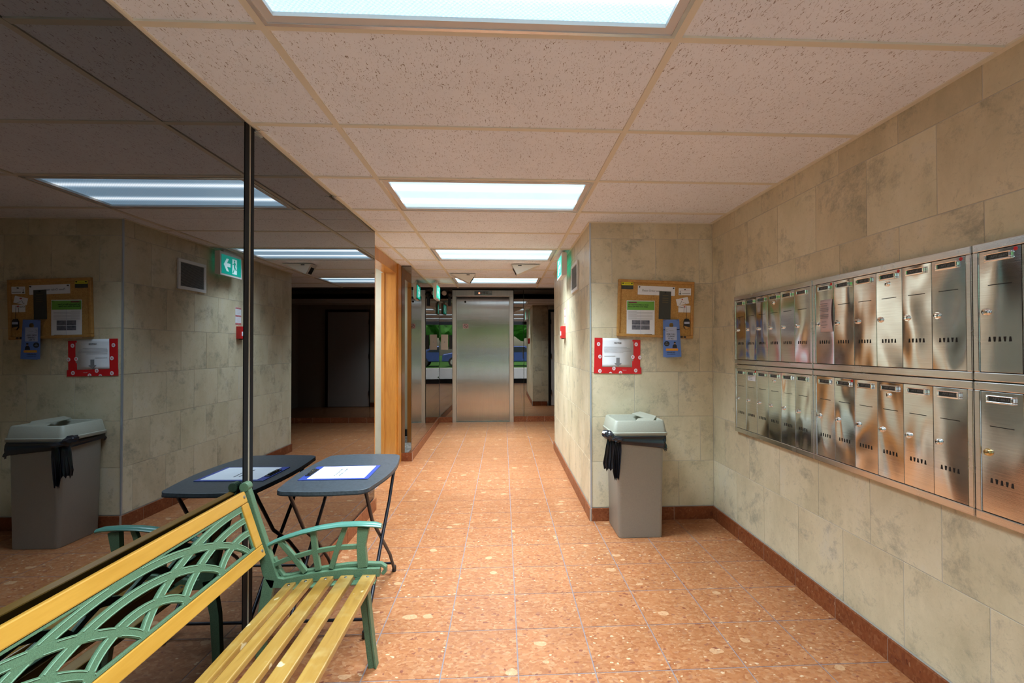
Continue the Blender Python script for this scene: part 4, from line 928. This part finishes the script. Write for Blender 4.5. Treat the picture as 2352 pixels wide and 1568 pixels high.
# ================================================================== BENCH
K = 1.075
def S(x, z): return (x*K, CH-(CH-z)*K)
bc = thing('garden_bench', 'yellow slatted bench with green cast lattice back, against the mirror', 'bench', (-.764, 1.29, 0))
bx, by = -.75, 1.29
YF = 1.932-by           # inner face of far end frame
YNR = .66-by            # inner face of near end frame
def L2(p): x, z = S(*p); return (x-bx, z)
def end_frame(y0, y1, s):
    yi, yo = (y0, y1)
    fr = MB()
    post = [L2(p) for p in ((-.945, .765), (-.937, .735), (-.908, .64), (-.872, .52), (-.855, .455), (-.836, .415), (-.80, .412), (-.70, .431), (-.58, .444), (-.45, .444))]
    fr.ribbon(post, [.03, .036, .036, .044, .052, .05, .038, .036, .036, .034], XZ, yi, yo)
    # rounded finial
    c = L2((-.944, .770)); fr.prism([(c[0]+.019*cos(a*pi/8), c[1]+.019*sin(a*pi/8)) for a in range(16)], XZ, yi-.003, yo+.003)
    # outer rim of seat rail with front curl
    rim = [L2(p) for p in ((-.846, .50), (-.826, .455), (-.81, .432), (-.785, .432), (-.72, .447), (-.65, .458), (-.57, .467), (-.50, .469), (-.45, .466), (-.434, .455), (-.434, .440), (-.445, .430))]
    o2 = (yo-.012, yo+.010) if s > 0 else (yi-.010, yi+.012)
    fr.ribbon(rim, .013, XZ, *o2)
    fr.ribbon([L2(p) for p in ((-.950, .76), (-.925, .69), (-.862, .51), (-.846, .47))], .012, XZ, *o2)
    # flange under the slats (reaching inwards)
    fl = (yi-.035, yi+.002) if s > 0 else (yo-.002, yo+.035)
    fr.ribbon([L2(p) for p in ((-.80, .400), (-.70, .411), (-.58, .4175), (-.46, .4175))], .007, XZ, *fl)
    ef = fr.build('end_frame', 'green', bc, bevel=.0025)
    # legs
    fl2 = L2((-.525, .43)); 
    lg = MB().ribbon([fl2, (-.548-bx, .30), (-.525-bx, .10), (-.512-bx, .0)], [.04, .036, .031, .032], XZ, yi, yo-.004).ribbon([(fl2[0]+.016, fl2[1]), (-.532-bx, .30), (-.511-bx, .10), (-.498-bx, .0)], .008, XZ, yi-.006, yo+.004)
    lg.build('leg', 'green', ef, bevel=.002)
    MB().ribbon([L2((-.853, .43)), L2((-.878, .30)), (-.955-bx, .0)], [.045, .036, .032], XZ, yi, yo-.002).build('leg', 'green', ef, bevel=.002)
    # arm
    arm = [L2(p) for p in ((-.868, .547), (-.84, .562), (-.80, .578), (-.74, .596), (-.67, .612), (-.60, .621), (-.53, .6225), (-.47, .619), (-.445, .612))]
    ym = (yi+yo)/2; vs = []; secs = 10
    wv = [.010, .012, .016, .020, .023, .024, .024, .022, .014]
    for p, w_ in zip(arm, wv):
        for k in range(secs): a_ = 2*pi*k/secs; vs.append((p[0], ym+w_*cos(a_), p[1]+.0095*sin(a_)))
    fs = [(i*secs+k, i*secs+(k+1) % secs, (i+1)*secs+(k+1) % secs, (i+1)*secs+k) for i in range(len(arm)-1) for k in range(secs)]+[tuple(range(secs)), tuple((len(arm)-1)*secs+k for k in range(secs-1, -1, -1))]
    MB().add(vs, fs).build('arm_rest', 'teal', ef, smooth=True)
    lt = MB(); ys_ = (ym-.008, ym+.008)
    lt.ribbon([L2(p) for p in ((-.512, .61), (-.520, .54), (-.514, .462))], [.046, .034, .038], XZ, ym-.012, ym+.012)
    lt.ribbon([L2(p) for p in ((-.845, .476), (-.79, .499), (-.70, .523), (-.61, .536), (-.53, .539))], .017, XZ, *ys_)
    lt.ribbon([L2(p) for p in ((-.82, .566), (-.77, .507), (-.725, .448))], .020, XZ, ys_[0]-.0007, ys_[1]+.0007)
    lt.ribbon([L2(p) for p in ((-.698, .604), (-.690, .522), (-.678, .455))], .022, XZ, ys_[0]-.0007, ys_[1]+.0007)
    lt.ribbon([L2(p) for p in ((-.578, .617), (-.607, .537), (-.631, .460))], .020, XZ, ys_[0]-.0007, ys_[1]+.0007)
    lt.build('arm_lattice', 'green', ef, bevel=.0018)
end_frame(YF, YF+.028, 1)
end_frame(YNR-.028, YNR, -1)
# seat slats
slats = [(-.793, -.754, .418), (-.733, -.692, .430), (-.665, -.617, .437), (-.592, -.543, .440), (-.514, -.462, .440)]
for xa, xb, z in slats:
    x0_, z1_ = S(xa, z); x1_, _ = S(xb, z)
    tilt = .12 if xa < -.75 else (.08 if xa < -.6 else 0)
    o_ = B((-(x1_-x0_)/2, YNR+.001, -.021), ((x1_-x0_)/2, YF-.001, 0)).build('seat_slat', 'slat', bc, loc=((x0_+x1_)/2-bx, 0, z1_), bevel=.004, rot=(0, tilt*-1 if tilt else 0, 0))
    for yy in (YF-.022, YNR+.022): MB().lathe([(.006, 0), (.0055, .0015), (.003, .002)], lambda u, v, h, yy=yy: (u, yy+v, h), 10).build('bolt_head', 'steel', o_)
# back panel frame: local basis
P0 = Vector((S(-.872, .565)[0]-bx, 0, S(-.872, .565)[1])); tv = Vector((-.051, 0, .154)).normalized(); nv_ = Vector((tv.z, 0, -tv.x))
def BK(u, v, t): p = P0+tv*v+nv_*t; return (p.x, u, p.z)
HV = .1744
def bk(a, b, t0, t1): return MB().prism([(a[0], a[1]), (b[0], a[1]), (b[0], b[1]), (a[0], b[1])], BK, t0, t1)
ya, yb = YNR+.004, YF-.010
o1 = bk((ya, HV+.0012), (yb, HV+.046), -.024, .0).build('top_rail', 'benchwood', bc, bevel=.004)
o2 = bk((ya, -.046), (yb, -.0012), -.022, .0).build('bottom_rail', 'benchwood', bc, bevel=.003)
for y0_, y1_ in ((yb-.045, yb), (ya, ya+.045)): bk((y0_, 0), (y1_, HV), -.02, -.0005).build('side_stile', 'benchwood', bc, bevel=.002)
for yy in (yb-.016, ya+.016):
    for v_, par in ((HV+.026, o1), (-.022, o2)): MB().lathe([(.0065, 0), (.006, .002), (.003, .003)], lambda u, v, h: BK(yy+u, v_+v, h), 12).build('bolt_head', 'steel', par)
# cast lattice
la, lb2 = ya+.045, yb-.045
lat = MB(); rimm = MB()
lat.prism([(la, 0), (lb2, 0), (lb2, .009), (la, .009)], BK, -.014, -.004); lat.prism([(la, HV-.007), (lb2, HV-.007), (lb2, HV), (la, HV)], BK, -.014, -.004)
lat.prism([(lb2-.008, .009), (lb2, .009), (lb2, HV-.007), (lb2-.008, HV-.007)], BK, -.014, -.006); lat.prism([(la, .009), (la+.008, .009), (la+.008, HV-.007), (la, HV-.007)], BK, -.014, -.006)
def arc_pts(c, a_, h):
    pts = []; N = 90
    for k in range(N+1):
        t_ = -1+2*k/N; t_ = math.copysign(abs(sin(t_*pi/2)), t_)
        y = c+a_*t_; v = h*max(0, 1-t_*t_)**.72
        if la+.002 <= y <= lb2-.002 and .004 <= v <= HV-.004: pts.append((y, v))
    return pts
ARCS = [(c, a_, h) for c in (1.833-by, 1.317-by, .801-by) for a_, h in ((.520, .163), (.360, .119), (.178, .070))]
DENSE = {(c, a_): [(c+a_*sin(t*pi/120), h*max(0, 1-sin(t*pi/120)**2)**.72) for t in range(-60, 61)] for c, a_, h in ARCS}
def inside(q, c, a_, h):
    return any((q.x-x)**2+(q.y-y)**2 < .0100**2 for x, y in DENSE[(c, a_)])
ci = 0
for c in (1.833-by, 1.317-by, .801-by):
    for a_, h in ((.520, .163), (.360, .119), (.178, .070)):
        pts = arc_pts(c, a_, h); ci += 1
        if len(pts) < 3: continue
        e = .0003*ci
        lat.ribbon(pts, .0245, BK, -.013+e, -.004+e*.35)
        for sg in (-1, 1):
            off = []
            P_ = [Vector(p) for p in pts]
            for i in range(len(P_)):
                d_ = (P_[min(i+1, len(P_)-1)]-P_[max(i-1, 0)]).normalized(); q_ = P_[i]+Vector((-d_.y, d_.x))*sg*.0085
                bad = not (.004 < q_.y < HV-.004) or any(inside(q_, c2, a2, h2) for c2, a2, h2 in ARCS if (c2, a2) != (c, a_))
                if not bad: off.append(tuple(q_))
                if bad or i == len(P_)-1:
                    if len(off) > 1: rimm.ribbon(off, .0016, BK, -.0045, -.0022+e*.35)
                    off = []
ob = lat.build('back_lattice', 'green', bc, bevel=.0012)
rimm.build('raised_rim', 'green_hi', ob)

# ================================================================== OUTDOOR THINGS (seen reflected in steel and mirrors)
def tree(i, x, y, h, r, label):
    t = thing('tree', label, 'tree', (x, y, -.02))
    MB().tube([(0, 0, 0), (.1, 0, h*.4), (0, .1, h*.75)], [.22, .16, .08], 8).build('trunk', 'bark', t, smooth=True)
    rn = random.Random(i); bm = bmesh.new()
    for k in range(14):
        a_ = rn.uniform(0, 2*pi); rr = r*rn.uniform(.0, .75); z = h*rn.uniform(.35, 1.0)
        mt = Matrix.Translation((rr*cos(a_), rr*sin(a_), z)) @ Matrix.Scale(r*rn.uniform(.38, .6), 4)
        bmesh.ops.create_icosphere(bm, subdivisions=3, radius=1, matrix=mt)
    for v in bm.verts: v.co += Vector((rn.uniform(-1, 1), rn.uniform(-1, 1), rn.uniform(-1, 1)))*.16
    me = bpy.data.meshes.new('crown'); bm.to_mesh(me); bm.free(); me.materials.append(MT['leaf']); obj('crown', me, t)
for i, (x, y, h, r) in enumerate(((-16, -25, 6.5, 3.4), (-7.5, -23, 6, 3.3), (1.2, -25, 7, 3.6), (10, -23, 6, 3.3), (19, -25, 7, 3.4))):
    tree(i, x, y, h, r, ('bushy green tree outside, far left behind the street', 'bushy green tree outside, left of the parked blue car', 'tall green tree outside, straight behind the blue car', 'bushy green tree outside, right of the parked blue car', 'tall green tree outside, far right behind the street')[i])
car = thing('car', 'blue car parked on the grass edge outside the entrance', 'car', (.8, -16.5, -.02))
prof = [(-2.1, .35), (-2.15, .75), (-1.5, .95), (-.9, 1.4), (.7, 1.42), (1.4, .98), (2.1, .85), (2.15, .35)]
MB().prism(prof, lambda u, v, t: (u, t, v), -.85, .85).build('car_body', 'carblue', car, bevel=.06)
MB().prism([(-1.3, .98), (-.82, 1.33), (.62, 1.35), (1.15, 1.0)], lambda u, v, t: (u, t, v), -.86, .86).build('side_windows', 'carglass', car)
for x in (-1.35, 1.35):
    for y in (-.8, .8):
        wl = MB().lathe([(.33, -.11), (.34, 0), (.33, .11)], lambda u, v, h: (x+u, y+h, .33+v), 20).build('wheel', 'tyre', car)
        MB().lathe([(.2, -.125), (.2, .125)], lambda u, v, h: (x+u, y+h, .33+v), 14).build('hub_cap', 'silver', wl)
sg = thing('street_sign', 'yellow round headed street sign outside on the lawn edge', 'sign', (1.9, -14.2, -.02))
MB().tube([(0, 0, 0), (0, 0, 1.9)], .03, 8).build('post', 'steel', sg)
MB().lathe([(.25, -.01), (.25, .01)], lambda u, v, h: (u, .04+h, 1.75+v), 20).build('sign_disc', 'yellow', sg)

# ---- groups of look-alikes
for names, g in ((('mailbox_unit',), 'steel mailbox banks on the right wall'), (('ceiling_light',), 'fluorescent ceiling lights'), (('wall_mirror',), 'smoked mirror panels on the left wall'),
                 (('lobby_mirror',), 'mirror panels around the elevator'), (('wedge_camera',), 'white wedge cameras on the ceiling'), (('exit_sign',), 'green exit signs'),
                 (('business_card',), 'small cards on the cork board'), (('door_hanger',), 'blue door hangers on the cork board'), (('tree',), 'trees outside'), (('mirror_clip',), 'mirror clips')):
    for o in bpy.data.objects:
        if o.parent is None and o.name.split('.')[0] in names and 'label' in o: o['group'] = g
